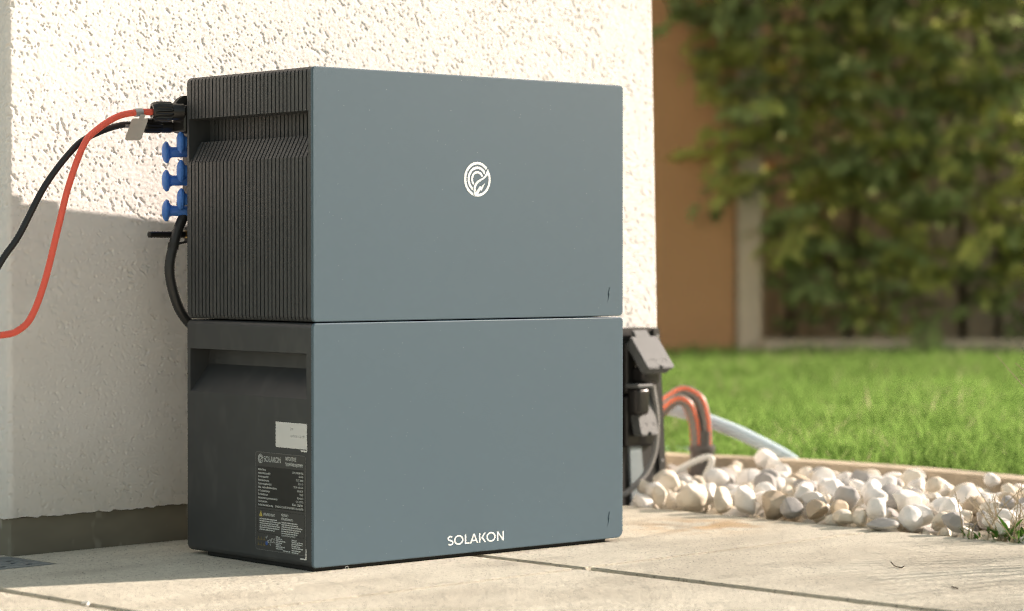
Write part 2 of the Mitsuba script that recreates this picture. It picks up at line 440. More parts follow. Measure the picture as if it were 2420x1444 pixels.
def plaster_sheet(z0, z1, step):
    xl, rad = -0.152, 0.006
    L_ret, L_right = 0.16, 0.10
    xs = np.arange(0, 1, step / (1.06))
    nz = int((z1 - z0) / step) + 1
    zs = np.linspace(z0, z1, nz)
    # perimeter stations (param): left return, arc, front, arc, right return
    st = []
    for y in np.arange(L_ret, 0, -step * 1.6):
        st.append(('l', y + rad))
    for a in np.linspace(0, math.pi / 2, 8):
        st.append(('a', a))
    for f in np.linspace(0, 1, int((0.927 - xl - 2 * rad) / step))[1:-1]:
        st.append(('f', f))
    for a in np.linspace(0, math.pi / 2, 8):
        st.append(('b', a))
    for y in np.arange(step, L_right, step * 2):
        st.append(('r', y + rad))
    P = np.zeros((len(st), nz, 3))
    N = np.zeros_like(P)
    xr = wall_right(zs)
    P[:, :, 2] = zs
    for k, (kind, v) in enumerate(st):
        if kind == 'l':
            P[k, :, 0], P[k, :, 1], N[k, :, 0] = xl, WY + v, -1
        elif kind == 'a':
            P[k, :, 0], P[k, :, 1] = xl + rad - rad * math.cos(v), WY + rad - rad * math.sin(v)
            N[k, :, 0], N[k, :, 1] = -math.cos(v), -math.sin(v)
        elif kind == 'f':
            P[k, :, 0], P[k, :, 1], N[k, :, 1] = xl + rad + (xr - xl - 2 * rad) * v, WY, -1
        elif kind == 'b':
            P[k, :, 0], P[k, :, 1] = xr - rad + rad * math.sin(v), WY + rad - rad * math.cos(v)
            N[k, :, 0], N[k, :, 1] = math.sin(v), -math.cos(v)
        else:
            P[k, :, 0], P[k, :, 1], N[k, :, 0] = xr, WY + v, 1
    Q = P + N * rough(P)[..., None]
    # ragged lower edge
    edge = meshkit.noise(P[:, 0] * np.array([130, 130, 1]), 21)
    Q[:, 0, 2] += 0.004 * (edge - 0.5)
    V = Q.reshape(-1, 3)
    # the underside, back to the plinth
    low = Q[:, 0].copy() - N[:, 0] * 0.02
    base = len(V)
    V = np.vstack([V, low])
    F = grid_faces(len(st), nz)
    i = np.arange(len(st) - 1)
    F2 = np.vstack([np.stack([i * nz, base + i, (i + 1) * nz], 1), np.stack([(i + 1) * nz, base + i, base + i + 1], 1)])
    return trimesh.Trimesh(V, np.vstack([F, F2]), process=False)


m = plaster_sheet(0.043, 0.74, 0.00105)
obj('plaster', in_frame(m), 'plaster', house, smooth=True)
up = np.array([[-0.152, WY + 0.001], [wall_right(0.8), WY + 0.001], [wall_right(0.8), 3.2], [-0.152, 3.2]])
top = np.array([[-0.152, WY + 0.001], [wall_right(0.8) - 0.004, WY + 0.001], [wall_right(0.8) - 0.004, 3.2], [-0.152, 3.2]])
obj('upper_plaster', in_frame(m3.Manifold.hull_points(np.vstack([np.c_[up, np.full(4, 0.7395)], np.c_[top, np.full(4, 3.0)]])).__class__ and tm(m3.Manifold.hull_points(np.vstack([np.c_[up, np.full(4, 0.7395)], np.c_[top, np.full(4, 3.0)]])))), 'plaster', house, smooth=False)
back = np.array([[-0.1515, WY + 0.155], [0.93, WY + 0.095], [0.93, 3.2], [-0.1515, 3.2]])
obj('rear_plaster', in_frame(trimesh.creation.extrude_polygon(sg.Polygon(back), 0.697, engine='earcut').apply_translation((0, 0, 0.043))), 'plaster', house, smooth=False)
obj('added_overhang', in_frame(cat([box(-0.70, 1.3, WY - 0.20, 3.6, 2.72, 2.80), box(-0.70, 1.3, WY - 0.22, WY - 0.20, 2.70, 2.84)])), 'plaster', house, smooth=False)  # unseen eaves, added to keep skylight off the shaded plaster
obj('plinth', in_frame(box(-0.1465, 0.931, WY + 0.005, 3.19, -0.05, 0.0425)), 'plinth_paint', house, smooth=False)

# ------------------------------------------------------------------ the two units
W_, D_ = 0.46, 0.2422
Z0, Z1, Z2 = 0.0043, 0.2678, 0.5421


def logo_polys():
    """the round mark: three arcs broken by a leaf with a bolt, unit radius"""
    c = lambda pts: [((x - 620) / 410.0, (690 - y) / 535.0) for x, y in pts]
    ring = lambda ro, ri: sg.Point(0, 0).buffer(ro, quad_segs=32).difference(sg.Point(0, 0).buffer(ri, quad_segs=32))
    outer = sg.Point(0, 0).buffer(1.0, quad_segs=48)
    rightcircle = [(math.cos(a), math.sin(a)) for a in np.linspace(math.radians(37), math.radians(-100), 30)]
    left = c([(545, 1225), (520, 1130), (506, 1040), (506, 950), (530, 870), (570, 800), (640, 725), (720, 680), (790, 635), (850, 570), (895, 480), (925, 400)])
    left = [tuple(x) for x in smooth_path(np.array([[*p, 0] for p in left]), 4)[:, :2]]
    leaf = sg.Polygon(rightcircle + left).buffer(0)
    hole_r = [(0.855 * math.cos(a), 0.855 * math.sin(a)) for a in np.linspace(math.radians(14), math.radians(-84), 24)]
    hole_l = c([(640, 1150), (600, 1120), (570, 1085), (565, 1000), (580, 920), (610, 850), (670, 780), (760, 720), (840, 660), (900, 600), (945, 562)])
    hole_l = [tuple(x) for x in smooth_path(np.array([[*p, 0] for p in hole_l]), 4)[:, :2]]
    hole = sg.Polygon(hole_r + hole_l).buffer(0)
    bolt = sg.Polygon(c([(858, 800), (748, 1042), (706, 1022), (640, 1155), (560, 1150), (572, 1085), (706, 898), (750, 916)]))
    gap = leaf.buffer(0.075)
    rings = so.unary_union([ring(1.0, 0.845), ring(0.735, 0.585), ring(0.468, 0.335)]).difference(gap)
    cut = sg.Polygon(c([(920, 330), (1100, 330), (1100, 1300), (520, 1300), (500, 1190), (640, 740), (800, 620)]))
    rings = rings.difference(cut)
    return so.unary_union([rings, leaf.difference(hole).union(bolt.intersection(leaf))])


LOGO = logo_polys()


def wordmark(h):
    """SOLAKON in round, even strokes, capital height h, starting at x = 0; returns (polygon, width)"""
    s = 0.155
    st = lambda pts, flat=True: sg.LineString(pts).buffer(s / 2, cap_style='flat' if flat else 'round', join_style='mitre', quad_segs=8)
    ell = lambda cx: sg.Point(0, 0).buffer(1, quad_segs=24)
    out, x = [], 0.0
    R = 0.5 - s / 2 + 0.012

    def O(x):
        o = sa.scale(sg.Point(0, 0).buffer(1, quad_segs=24), 0.545, 0.515)
        i = sa.scale(sg.Point(0, 0).buffer(1, quad_segs=24), 0.545 - s, 0.515 - s)
        return sa.translate(o.difference(i), x + 0.545, 0.5), 1.09

    def S(x):
        a = np.radians(np.linspace(38, 270, 18))
        b = np.radians(np.linspace(90, -142, 18))
        p = [(0.335 + 0.26 * math.cos(t), 0.725 + 0.205 * math.sin(t)) for t in a]
        q = [(0.335 + 0.275 * math.cos(t), 0.285 + 0.218 * math.sin(t)) for t in b]
        p[-1] = (0.30, 0.535)
        q[0] = (0.38, 0.49)
        return sa.translate(sg.LineString(p + q).buffer(s / 2, cap_style='flat', quad_segs=8), x, 0), 0.66

    def L(x):
        return sa.translate(so.unary_union([sg.box(0, 0, s, 1), sg.box(0, 0, 0.57, s)]), x, 0), 0.57

    def A(x):
        w = 0.98
        o = sg.Polygon([(0, 0), (w / 2 - s * 0.52, 1), (w / 2 + s * 0.52, 1), (w, 0), (w - s * 1.1, 0), (w / 2, 0.84), (s * 1.1, 0)])
        return sa.translate(o.union(sg.box(0.24, 0.22, w - 0.24, 0.22 + s * 0.92).intersection(sg.Polygon([(0, 0), (w / 2 - 0.01, 1), (w / 2 + 0.01, 1), (w, 0)]))), x, 0), w

    def K(x):
        o = so.unary_union([sg.box(0, 0, s, 1), sg.Polygon([(s, 0.29), (0.60, 1), (0.80, 1), (s, 0.49)]) if False else sg.Polygon([(s - 0.01, 0.30), (0.62, 1.0), (0.81, 1.0), (s - 0.01, 0.10 + 0.0)]).difference(sg.Polygon([(0, -1), (2, -1), (2, 0.6), (0.36, 0.52), (s, 0.32 - 0.06), (0, 0.1)])) , sg.Polygon([(0.30, 0.50), (0.66, 0), (0.85, 0), (0.42, 0.63)])])
        return sa.translate(o, x, 0), 0.83

    def N(x):
        w = 0.83
        o = so.unary_union([sg.box(0, 0, s, 1), sg.box(w - s, 0, w, 1), sg.Polygon([(0, 1), (s * 0.9, 1), (w, 0), (w - s * 0.9, 0)])])
        return sa.translate(o, x, 0), w

    for f, k in ((S, 0.10), (O, 0.17), (L, 0.02), (A, 0.10), (K, 0.06), (O, 0.17), (N, 0)):
        g, w = f(x)
        out.append(g)
        x += w + k
    g = so.unary_union([o.buffer(0) for o in out])
    return sa.scale(g, h, h, origin=(0, 0)), x * h


BOLT = sg.Polygon([(0.75, 1.0), (0.22, 0.54), (0.48, 0.50), (0.20, 0.0), (0.82, 0.60), (0.56, 0.64), (0.95, 1.0)])


def front_panel(unit, z0, z1, radii):
    """thin painted cover: rounded corners, chamfered edge, the bolt pressed in near the lower right corner"""
    rtl, rtr, rbr, rbl = radii
    pts = []
    for (cx, cz, a0, r) in ((W_ - rtr, z1 - rtr, 0, rtr), (rtl, z1 - rtl, 90, rtl), (rbl, z0 + rbl, 180, rbl), (W_ - rbr, z0 + rbr, 270, rbr)):
        for a in np.radians(np.linspace(a0, a0 + 90, 8)):
            pts.append((cx + r * math.cos(a), cz + r * math.sin(a)))
    poly = sg.Polygon(pts)
    layers = [(0.0, 0.0011), (0.0003, 0.0005), (0.0011, 0.0), (0.0030, 0.0)]
    P = []
    for y, ins in layers:
        for x, z in list(poly.buffer(-ins, join_style='mitre').exterior.coords)[:-1]:
            P.append((x, y, z))
    man = m3.Manifold.hull_points(np.array(P))
    b = sa.scale(BOLT, 0.0062, 0.0195, origin=(0, 0))
    b = sa.translate(b, 0.4325, z0 + (0.0125 if unit == 'battery_unit' else 0.0145))
    man = man - to_man(xz_prism(b, -0.002, 0.0012))
    return tm(man)


# ---- lower unit: battery
battery = thing('battery_unit', 'lower grey battery box with smooth dark side, carry recess and rating label', 'battery')
zb0, zb1 = Z0, Z1 - 0.0007
YB = 0.0030


def recess(poly_pts, y0, y1):
    """(x, z) profile cut from y0 to y1 out of the left side"""
    return to_man(xz_prism(sg.Polygon(poly_pts), y0, y1))


def body_hull(z0, z1, r, yf, yb):
    s = m3.Manifold.sphere(r, 20)
    c = m3.Manifold.cylinder(0.001, r, r, 20).rotate((90, 0, 0))
    parts = []
    for x in (r, W_ - r):
        for z in (z0 + r, z1 - r):
            parts.append(c.translate((x, yf + 0.001, z)))
            parts.append(s.translate((x, yb - r, z)))
    return m3.Manifold.batch_hull(parts)


bb = body_hull(zb0, zb1, 0.006, YB, D_)
cut = recess([(-0.01, 0.2345), (0.024, 0.2345), (0.026, 0.2325), (0.026, 0.2165), (0.0235, 0.2135), (0.0, 0.1853), (-0.01, 0.1753)], 0.0117, 0.2322)
obj('housing', tm(bb - cut), 'housing_coat', battery, smooth=25)
obj('front_panel', front_panel('battery_unit', zb0, zb1, (0.0045, 0.0045, 0.0085, 0.0045)), 'panel_paint', battery, smooth=25, label='smooth blue-grey front panel of the lower unit with white lettering')
obj('feet_and_shade', cat([box(0.012, 0.045, 0.010, 0.045, 0.0, Z0 + 0.004), box(0.41, 0.445, 0.010, 0.045, 0.0, Z0 + 0.004), box(0.012, 0.045, 0.19, 0.228, 0.0, Z0 + 0.004), box(0.41, 0.445, 0.19, 0.228, 0.0, Z0 + 0.004)]) if False else tm(rbox(0.0045, 0.436, 0.0052, 0.205, 0.0001, Z0 + 0.006, 0.001)), 'feet_shade_black', battery, smooth=False)  # one near-black block for the feet and the shadow beneath the box

# lettering on the lower panel
wm, ww = wordmark(0.0108)
wm = sa.scale(wm, 0.0838 / ww, 1, origin=(0, 0))
obj('lettering', xz_prism(sa.translate(wm, 0.1873, 0.0147), -0.00025, 0.0), 'white_print', battery, smooth=False, label='white lettering SOLAKON')

# rating label on the dark side; u = -y, v = z
lab = obj('rating_label', side_print(rrect(-0.1053, -0.0128, 0.0165, 0.1244, 0.0035), x=0.0, depth=0.00025), 'label_grey', battery, smooth=False, label='dark rating label with small white print')
frame = rrect(-0.1053, -0.0128, 0.0165, 0.1244, 0.0035)
LX = -0.00025
obj('frame_line', side_print(frame.difference(frame.buffer(-0.0007)), x=LX, depth=0.0001), 'label_line', lab, smooth=False)
obj('table_field', side_print(sg.box(-0.1012, 0.0635, -0.0160, 0.1085), x=LX, depth=0.0001), 'label_dark', lab, smooth=False)
obj('warning_field', side_print(rrect(-0.1012, -0.0155, 0.0350, 0.0612, 0.002).difference(rrect(-0.1012, -0.0155, 0.0350, 0.0612, 0.002).buffer(-0.0005)), x=LX, depth=0.0001), 'label_dark', lab, smooth=False)


def text_poly_mesh(txt, h, u, v, align='l', x=LX - 0.0001, bold=False, wide=None):
    m = meshkit.text_mesh(txt, h, 0.0001, bold)
    b = m.bounds
    if wide:
        m.apply_scale((wide / (b[1, 0] - b[0, 0]), 1, 1))
        b = m.bounds
    if align == 'r':
        u = u - (b[1, 0])
    w = m.vertices.copy()
    m.vertices = np.stack([x - w[:, 2], -(w[:, 0] + u), w[:, 1] + v], 1)
    return m


prt = []
wm2, ww2 = wordmark(0.0062)
wm2 = sa.scale(wm2, 0.0315 / ww2, 1, origin=(0, 0))
prt.append(side_print(sa.translate(wm2, -0.0895, 0.1138), x=LX, depth=0.0001))
prt.append(side_print(sa.translate(sa.scale(LOGO, 0.0047, 0.0052, origin=(0, 0)), -0.0957, 0.1168), x=LX, depth=0.0001))
prt.append(text_poly_mesh('WF2000E', 0.0040, -0.0494, 0.1174, bold=True, wide=0.0195))
prt.append(text_poly_mesh('Speichersystem', 0.0038, -0.0494, 0.1119, bold=True, wide=0.0315))
rows = [('Batterietyp', 'LFP (LiFePO4)'), ('Batteriekapazität', '60 Ah'), ('Nennkapazität', '2.11 kWh'), ('Nennspannung', '35.2 V'), ('Spannungsbereich', '31.9-40.7 V'),
        ('Max. Lade-/Entladestrom', '40/40 A'), ('IP Schutzklasse', 'IP65'), ('Schutzklasse', 'Klasse I'), ('Betriebstemperaturbereich', '-20-55°C'), ('Heizfunktion', '■JA □NEIN'), ('Batteriebezeichnung', 'IFpR/47/163/[(11S2P)M]-20+50/90')]
for i, (a, b) in enumerate(rows):
    v = 0.1040 - i * 0.00388
    prt.append(text_poly_mesh(a, 0.0021, -0.1002, v, bold=True, wide=None))
    if '■' in b:
        prt.append(text_poly_mesh('JA', 0.0021, -0.0345, v, bold=True))
        prt.append(text_poly_mesh('NEIN', 0.0021, -0.0255, v, bold=True))
        prt.append(side_print(sg.box(-0.0370, v, -0.0348, v + 0.0024), x=LX - 0.0001, depth=0.0001))
        q = sg.box(-0.0284, v - 0.0003, -0.0258, v + 0.0026)
        prt.append(side_print(q.difference(q.buffer(-0.0004)), x=LX - 0.0001, depth=0.0001))
    else:
        prt.append(text_poly_mesh(b, 0.0021, -0.0172, v, 'r', bold=True))
prt.append(text_poly_mesh('WARNUNG!', 0.0030, -0.0905, 0.0545, bold=True, wide=0.0205))
prt.append(text_poly_mesh('Notfall-', 0.0030, -0.0575, 0.0562, bold=True, wide=0.0135))
prt.append(text_poly_mesh('situationen:', 0.0030, -0.0575, 0.0522, bold=True, wide=0.0215))
rr = random.Random(8)


def tiny_line(u0, u1, v, h=0.0013):
    """one line of print too small to read in the photograph: word-long dashes"""
    out, u = [], u0
    while u < u1 - 0.001:
        w = min(rr.uniform(0.0022, 0.0062), u1 - u)
        out.append(sg.box(u, v, u + w, v + h))
        u += w + 0.0006
    return so.unary_union(out)


tl = []
for i, e in enumerate((-0.0635, -0.0583, -0.0618, -0.0598, -0.0610, -0.0695)):
    tl.append(tiny_line(-0.0975, e, 0.0502 - i * 0.00235))
for i, e in enumerate((-0.0282, -0.0268, -0.0190, -0.0215, -0.0258, -0.0275, -0.0310)):
    tl.append(tiny_line(-0.0570, e, 0.0488 - i * 0.00235))
for i, e in enumerate((-0.0600, -0.0555, -0.0495, -0.0560, -0.0570, -0.0505, -0.0550)):
    tl.append(tiny_line(-0.0672, e, 0.0322 - i * 0.0021))
for i, e in enumerate((-0.0295, -0.0185, -0.0190, -0.0235, -0.0180)):
    tl.append(tiny_line(-0.0385, e, 0.0308 - i * 0.0021))
tl += [tiny_line(-0.0385, -0.0215, 0.0198), tiny_line(-0.0385, -0.0260, 0.0176), tiny_line(-0.0545, -0.0395, 0.0180)]
prt.append(side_print(so.unary_union(tl), x=LX, depth=0.0001))
prt.append(text_poly_mesh('CE', 0.0048, -0.0762, 0.0258, bold=False, wide=0.0075))
obj('print', cat(prt), 'grey_print', lab, smooth=False)
tri = sg.Polygon([(-0.0985, 0.0534), (-0.0952, 0.0598), (-0.0919, 0.0534)])
obj('warning_sign', side_print(tri.difference(sg.box(-0.0955, 0.0549, -0.0949, 0.0578)).difference(sg.box(-0.0955, 0.0539, -0.0949, 0.0545)), x=LX, depth=0.0001), 'yellow_print', lab, smooth=False)
ic = []
for k in range(3):
    for r_ in range(2):
        u, v = -0.0995 + k * 0.0052, 0.0292 - r_ * 0.0062
        ic.append(sg.Polygon([(u - 0.0020, v - 0.0018), (u + 0.0020, v - 0.0018), (u, v + 0.0022)]).difference(sg.box(u - 0.0003, v - 0.001, u + 0.0003, v + 0.0008)))
obj('hazard_pictograms', side_print(so.unary_union(ic), x=LX, depth=0.0001), 'dull_yellow_print', lab, smooth=False)
q = sg.Point(-0.0843, 0.0245).buffer(0.0022)
obj('blue_pictogram', side_print(q, x=LX, depth=0.0001), 'blue_print', lab, smooth=False)
sym = so.unary_union([sg.Point(-0.0815, 0.0268).buffer(0.0019).difference(sg.Point(-0.0815, 0.0268).buffer(0.0012)), sg.LineString([(-0.0783, 0.0248), (-0.0765, 0.0292)]).buffer(0.0003), sg.LineString([(-0.0783, 0.0292), (-0.0765, 0.0248)]).buffer(0.0003), sg.box(-0.0783, 0.0228, -0.0764, 0.0236),
                          sg.LineString([(-0.0858, 0.0312), (-0.0848, 0.0300), (-0.0832, 0.0328)]).buffer(0.0004)])
obj('recycling_marks', side_print(sym, x=LX, depth=0.0001), 'grey_print', lab, smooth=False)
brk = so.unary_union([sg.box(-0.0132, 0.0122, -0.0116, 0.0240), sg.box(-0.0232, 0.0122, -0.0116, 0.0136)])
obj('corner_mark', side_print(brk, x=LX, depth=0.0001), 'sticker_white', lab, smooth=False)
brk2 = so.unary_union([sg.box(-0.0112, 0.1285, -0.0101, 0.1400), sg.box(-0.0215, 0.1285, -0.0101, 0.1302)])
obj('corner_mark', side_print(brk2, x=LX, depth=0.0001), 'sticker_white', lab, smooth=False)
stk = obj('serial_sticker', side_print(rrect(-0.0673, -0.0108, 0.1312, 0.1588, 0.0012), x=0.0, depth=0.0003), 'sticker_white', battery, smooth=False, label='white serial number sticker above the rating label')
obj('print', cat([text_poly_mesh('S/N:', 0.0024, -0.0405, 0.1508, x=-0.0003, wide=0.0055), text_poly_mesh('DK0VB1010GQLUBT', 0.0027, -0.0405, 0.1432, x=-0.0003, wide=0.026)]), 'sticker_text', stk, smooth=False)

# ---- upper unit: inverter with cooling ribs
inv = thing('inverter_unit', 'upper grey box with vertical cooling ribs on its dark side and round white emblem', 'inverter')
zi0, zi1 = Z1 + 0.0006, Z2
core_in = 0.0013                               # the grooves' depth


def side_profile(ins, rt, rb):
    """(x, z) section of the unit's left half, the outline drawn in by ins and rounded"""
    return [rt, rb, ins]


core = body_hull(zi0 + 0.0015, zi1 - 0.0010, 0.0062, YB, D_)
groove_zone = to_man(xz_prism(sg.Polygon([(-0.01, zi0 - 0.01), (0.006, zi0 - 0.01), (core_in, zi0 + 0.006), (core_in, zi1 - 0.0105), (0.013, zi1 + 0.0012), (0.013, zi1 + 0.01), (-0.01, zi1 + 0.01)]), 0.0098, 0.2352))
slope = [(-0.01, 0.4950), (0.026, 0.4950), (0.0275, 0.4935), (0.0275, 0.4620), (0.0205, 0.4620), (0.0125, 0.4690), (0.0, 0.4452), (-0.01, 0.4300)]
ry0, ry1 = 0.0076, 0.2338
rec = recess(slope, ry0, ry1)
deep = recess([(x + core_in * 0.9 if x > 0.0 else x, z - (0.003 if z < 0.48 else 0)) for x, z in slope], 0.0098, ry1)
full = body_hull(zi0, zi1, 0.0062, YB, D_)
obj('housing', tm((full - groove_zone) - rec - deep), 'housing_coat', inv, smooth=25)
n_rib = 32
pitch = (0.2350 - 0.0098) / n_rib
ribs = []
slim = full - rec
for k in range(n_rib):
    y0 = 0.0098 + (k + 0.30) * pitch
    sl = full ^ mbox(-0.01, 0.036, y0, y0 + pitch * 0.70, zi0 - 0.01, zi1 + 0.01)
    zone = to_man(xz_prism(sg.Polygon([(-0.01, zi0 - 0.01), (0.010, zi0 - 0.01), (core_in + 0.001, zi0 + 0.008), (core_in + 0.001, zi1 - 0.0105), (0.0138, zi1 - 0.0002), (0.0138, zi1 + 0.01), (-0.01, zi1 + 0.01)]), y0, y0 + pitch * 0.70))
    r1 = (sl ^ zone) - rec
    ribs.append(r1)
    # the ribs run on over the sloping floor and the back of the carry recess
    fl = to_man(xz_prism(sg.Polygon([(0.0, 0.4452), (0.0125, 0.4690), (0.0175, 0.4690 - 0.0035), (0.0045, 0.4400)]), y0, y0 + pitch * 0.70))
    bk = mbox(0.0275, 0.0335, y0, y0 + pitch * 0.70, 0.4600, 0.4950)
    ribs += [fl, bk] if y0 + pitch * 0.6 < ry1 else []
obj('cooling_ribs', cat([tm(r) for r in ribs if r.num_tri() > 0]), 'housing_coat', inv, smooth=25, kind='stuff')
obj('front_panel', front_panel('inverter_unit', zi0, zi1, (0.0045, 0.0048, 0.0060, 0.0045)), 'panel_paint', inv, smooth=25, label='smooth blue-grey front panel of the upper unit with white round emblem')
obj('emblem', xz_prism(sa.translate(sa.scale(LOGO, 0.0196, 0.0196, origin=(0, 0)), 0.2315, 0.4260), -0.00025, 0.0), 'white_print', inv, smooth=False, label='white round emblem of three arcs and a leaf with a bolt')
# rear part with the sockets
obj('rear_housing', tm(rbox(0.034, 0.425, D_ - 0.002, 0.262, 0.292, 0.512, 0.004)), 'black_matt', inv, smooth=25)
axis = np.array([-math.cos(math.radians(32)), math.sin(math.radians(32)), 0.0])


def sealing_cap(c, tilt=0.0):
    """rubber stopper: wide thin head, ribbed shaft pushed into its socket; c is the middle of the head"""
    a = np.array([axis[0], axis[1], tilt])
    a /= np.linalg.norm(a)
    c = np.asarray(c, float)
    k = obj('sealing_cap', lathe([(0, 0.0048), (0.0050, 0.0047), (0.0092, 0.0034), (0.0124, 0.0008), (0.0128, -0.0004), (0.0118, -0.0026), (0.0072, -0.0046), (0.0060, -0.0070), (0.0062, -0.0300), (0, -0.0300)], c, a, 28), 'blue_cap', inv, smooth=35)
    return k


for z in (0.4586, 0.4261, 0.3919):
    sealing_cap((-0.0010, 0.2795, z), rng.uniform(-0.08, 0.08))
for z in (0.4698, 0.4369, 0.4045):
    sealing_cap((0.0035, 0.2560, z), rng.uniform(-0.05, 0.05))
obj('socket_block', tm(rbox(0.026, 0.060, 0.2425, 0.288, 0.380, 0.482, 0.003)), 'black_plastic', inv, smooth=25)
ant = obj('antenna', tube([(-0.0247, 0.28, 0.3640), (-0.0240, 0.28, 0.3640), (0.0, 0.28, 0.3642), (0.024, 0.28, 0.3643)], [0.0026, 0.0037, 0.0040, 0.0042], 20), 'black_plastic', inv, smooth=40, label='short black rod antenna')
obj('antenna_socket', tube([(0.0235, 0.28, 0.3643), (0.027, 0.28, 0.3643), (0.045, 0.28, 0.3643)], [0.0046, 0.0046, 0.004], 12), 'brass', inv, smooth=30)
obj('antenna_holder', tm(rbox(0.030, 0.07, 0.258, 0.290, 0.355, 0.374, 0.002)), 'black_matt', inv, smooth=25)
brk_ = m3.Manifold.hull_points(np.array([[x, y, z] for y in (0.250, 0.2565) for x, z in ((-0.015, 0.5055), (-0.002, 0.5190), (0.004, 0.5225), (0.05, 0.5245), (0.05, 0.4990), (-0.008, 0.4990))]))
obj('mounting_bracket', tm(brk_), 'black_matt', inv, smooth=20, label='dark angled bracket above the cable plugs')
obj('plug_block', tm(rbox(0.000, 0.06, 0.2425, 0.268, 0.480, 0.5120, 0.003)), 'black_plastic', inv, smooth=25)

# ------------------------------------------------------------------ cables at the back
red = thing('red_cable', 'red solar cable with black plug and paper tag hanging towards the left', 'cable')
pr = smooth_path(np.array([-0.0153, -0.023, 0]) + np.array([(-0.0120, 0.2850, 0.5030), (-0.0332, 0.285, 0.5023), (-0.0615, 0.285, 0.4964), (-0.0895, 0.285, 0.4801), (-0.1062, 0.285, 0.4629), (-0.1255, 0.285, 0.4173), (-0.1393, 0.285, 0.3698), (-0.1557, 0.285, 0.3132), (-0.172, 0.284, 0.2757), (-0.188, 0.283, 0.2596), (-0.2144, 0.282, 0.2531), (-0.30, 0.28, 0.2520), (-0.42, 0.28, 0.262)]), 8)
obj('cable', tube(pr, 0.0037, 18), 'red_cable', red, smooth=40)


def plug(owner, tip, length, r, ax):
    """screw plug: rounded end, ribbed nut, stepped barrel; tip is where the cable enters, pointing along ax"""
    tip, ax = np.asarray(tip, float), np.asarray(ax, float) / np.linalg.norm(ax)
    n = 14
    ang = np.arange(n * 4) * 2 * math.pi / (n * 4)
    prof = [(0.55, 0.0, 0), (0.80, 0.0, 0), (0.93, -0.0025, 0), (1.0, -0.006, 1), (1.0, -length * 0.42, 1), (0.92, -length * 0.46, 0), (0.86, -length * 0.47, 0), (0.90, -length * 0.52, 0), (0.90, -length * 0.72, 0), (0.78, -length * 0.75, 0), (0.78, -length, 0)]
    u = np.array([0, 0, 1.0])
    v = np.cross(ax, u)
    V = []
    for f, h, ribbed in prof:
        rr_ = r * f * (1 - (0.10 * (np.arange(n * 4) % 4 < 2) if ribbed else 0))
        V.append(tip + ax * h + (rr_ * np.cos(ang))[:, None] * u + (rr_ * np.sin(ang))[:, None] * v)
    V = np.array(V)
    k = n * 4
    i, j = np.meshgrid(np.arange(len(prof) - 1), np.arange(k), indexing='ij')
    q = np.stack([i * k + j, i * k + (j + 1) % k, (i + 1) * k + (j + 1) % k, (i + 1) * k + j], -1).reshape(-1, 4)
    body = trimesh.Trimesh(V.reshape(-1, 3), np.vstack([q[:, [0, 1, 2]], q[:, [0, 2, 3]]]), process=False)
    cone = lathe([(0.0044, -0.004), (r * 0.58, -0.0004)], tip, ax, 24)
    return obj('plug', cat([body, cone]), 'black_plastic', owner, smooth=30)


plug(red, (-0.0318, 0.2620, 0.5040), 0.050, 0.0115, np.array([-0.95, 0.31, 0]))
obj('tag_clip', tube([(-0.0548, 0.262, 0.5013), (-0.0493, 0.262, 0.5021), (-0.0453, 0.262, 0.5024)], 0.0049, 16), 'tag_clip', red, smooth=40)
tg = rrect(-0.0105, 0.0080, -0.0245, 0.0005, 0.003, 4)
tgm = trimesh.creation.extrude_polygon(tg.union(sg.box(-0.003, -0.001, 0.003, 0.005)), 0.0006, engine='earcut')
v = tgm.vertices.copy()
sh = np.stack([v[:, 0] + 0.36 * v[:, 1], -v[:, 2], v[:, 1]], 1)
obj('paper_tag', trimesh.Trimesh(sh @ np.array([[0.80, 0.60, 0], [-0.60, 0.80, 0], [0, 0, 1]]).T + np.array([-0.0491, 0.2565, 0.4945]), tgm.faces, process=False), 'tag_paper', red, smooth=False, label='small whitish paper tag')

blk = thing('black_cable', 'thin black solar cable below the red one curving down to the left', 'cable')
pb = smooth_path(np.array([-0.0167, -0.025, 0]) + np.array([(-0.020, 0.3, 0.4882), (-0.0463, 0.3, 0.4879), (-0.0802, 0.3, 0.4771), (-0.108, 0.3, 0.4609), (-0.1464, 0.3, 0.4172), (-0.1789, 0.3, 0.3626), (-0.2056, 0.3, 0.3273), (-0.25, 0.3, 0.25), (-0.33, 0.3, 0.10), (-0.38, 0.3, 0.03)]), 8)
obj('cable', tube(pb, 0.0036, 16), 'black_cable', blk, smooth=40)
plug(blk, (-0.0372, 0.2750, 0.4882), 0.052, 0.0085, np.array([-1, 0.05, 0.0]))
obj('cable_marker', tube([(-0.0475, 0.3, 0.4876), (-0.0400, 0.3, 0.4882)], 0.0031, 12) if False else tube([(-0.0607, 0.275, 0.4880), (-0.0497, 0.275, 0.4882), (-0.0457, 0.275, 0.4882)], 0.0037, 12), 'tag_clip', blk, smooth=40)

loop = thing('connection_cable', 'thick black loop cable joining the backs of the two units', 'cable')
pl = smooth_path([(0.045, 0.262, 0.402), (0.027, 0.268, 0.396), (0.0142, 0.27, 0.3807), (0.0026, 0.27, 0.3514), (-0.0028, 0.27, 0.3222), (0.0045, 0.268, 0.2881), (0.018, 0.266, 0.2655), (0.04, 0.258, 0.246), (0.07, 0.246, 0.236)], 8)
obj('cable', tube(pl, 0.0058, 18), 'black_cable', loop, smooth=40)
obj('cable_tie', cat([tube(smooth_path([(-0.0040, 0.268, 0.3500), (0.004, 0.266, 0.3530), (0.018, 0.264, 0.3560), (0.04, 0.262, 0.360)], 5), 0.0014, 8), tube([(0.0020, 0.27, 0.3475), (0.0028, 0.27, 0.3540)], 0.0066, 16)]), 'black_matt', loop, smooth=40)

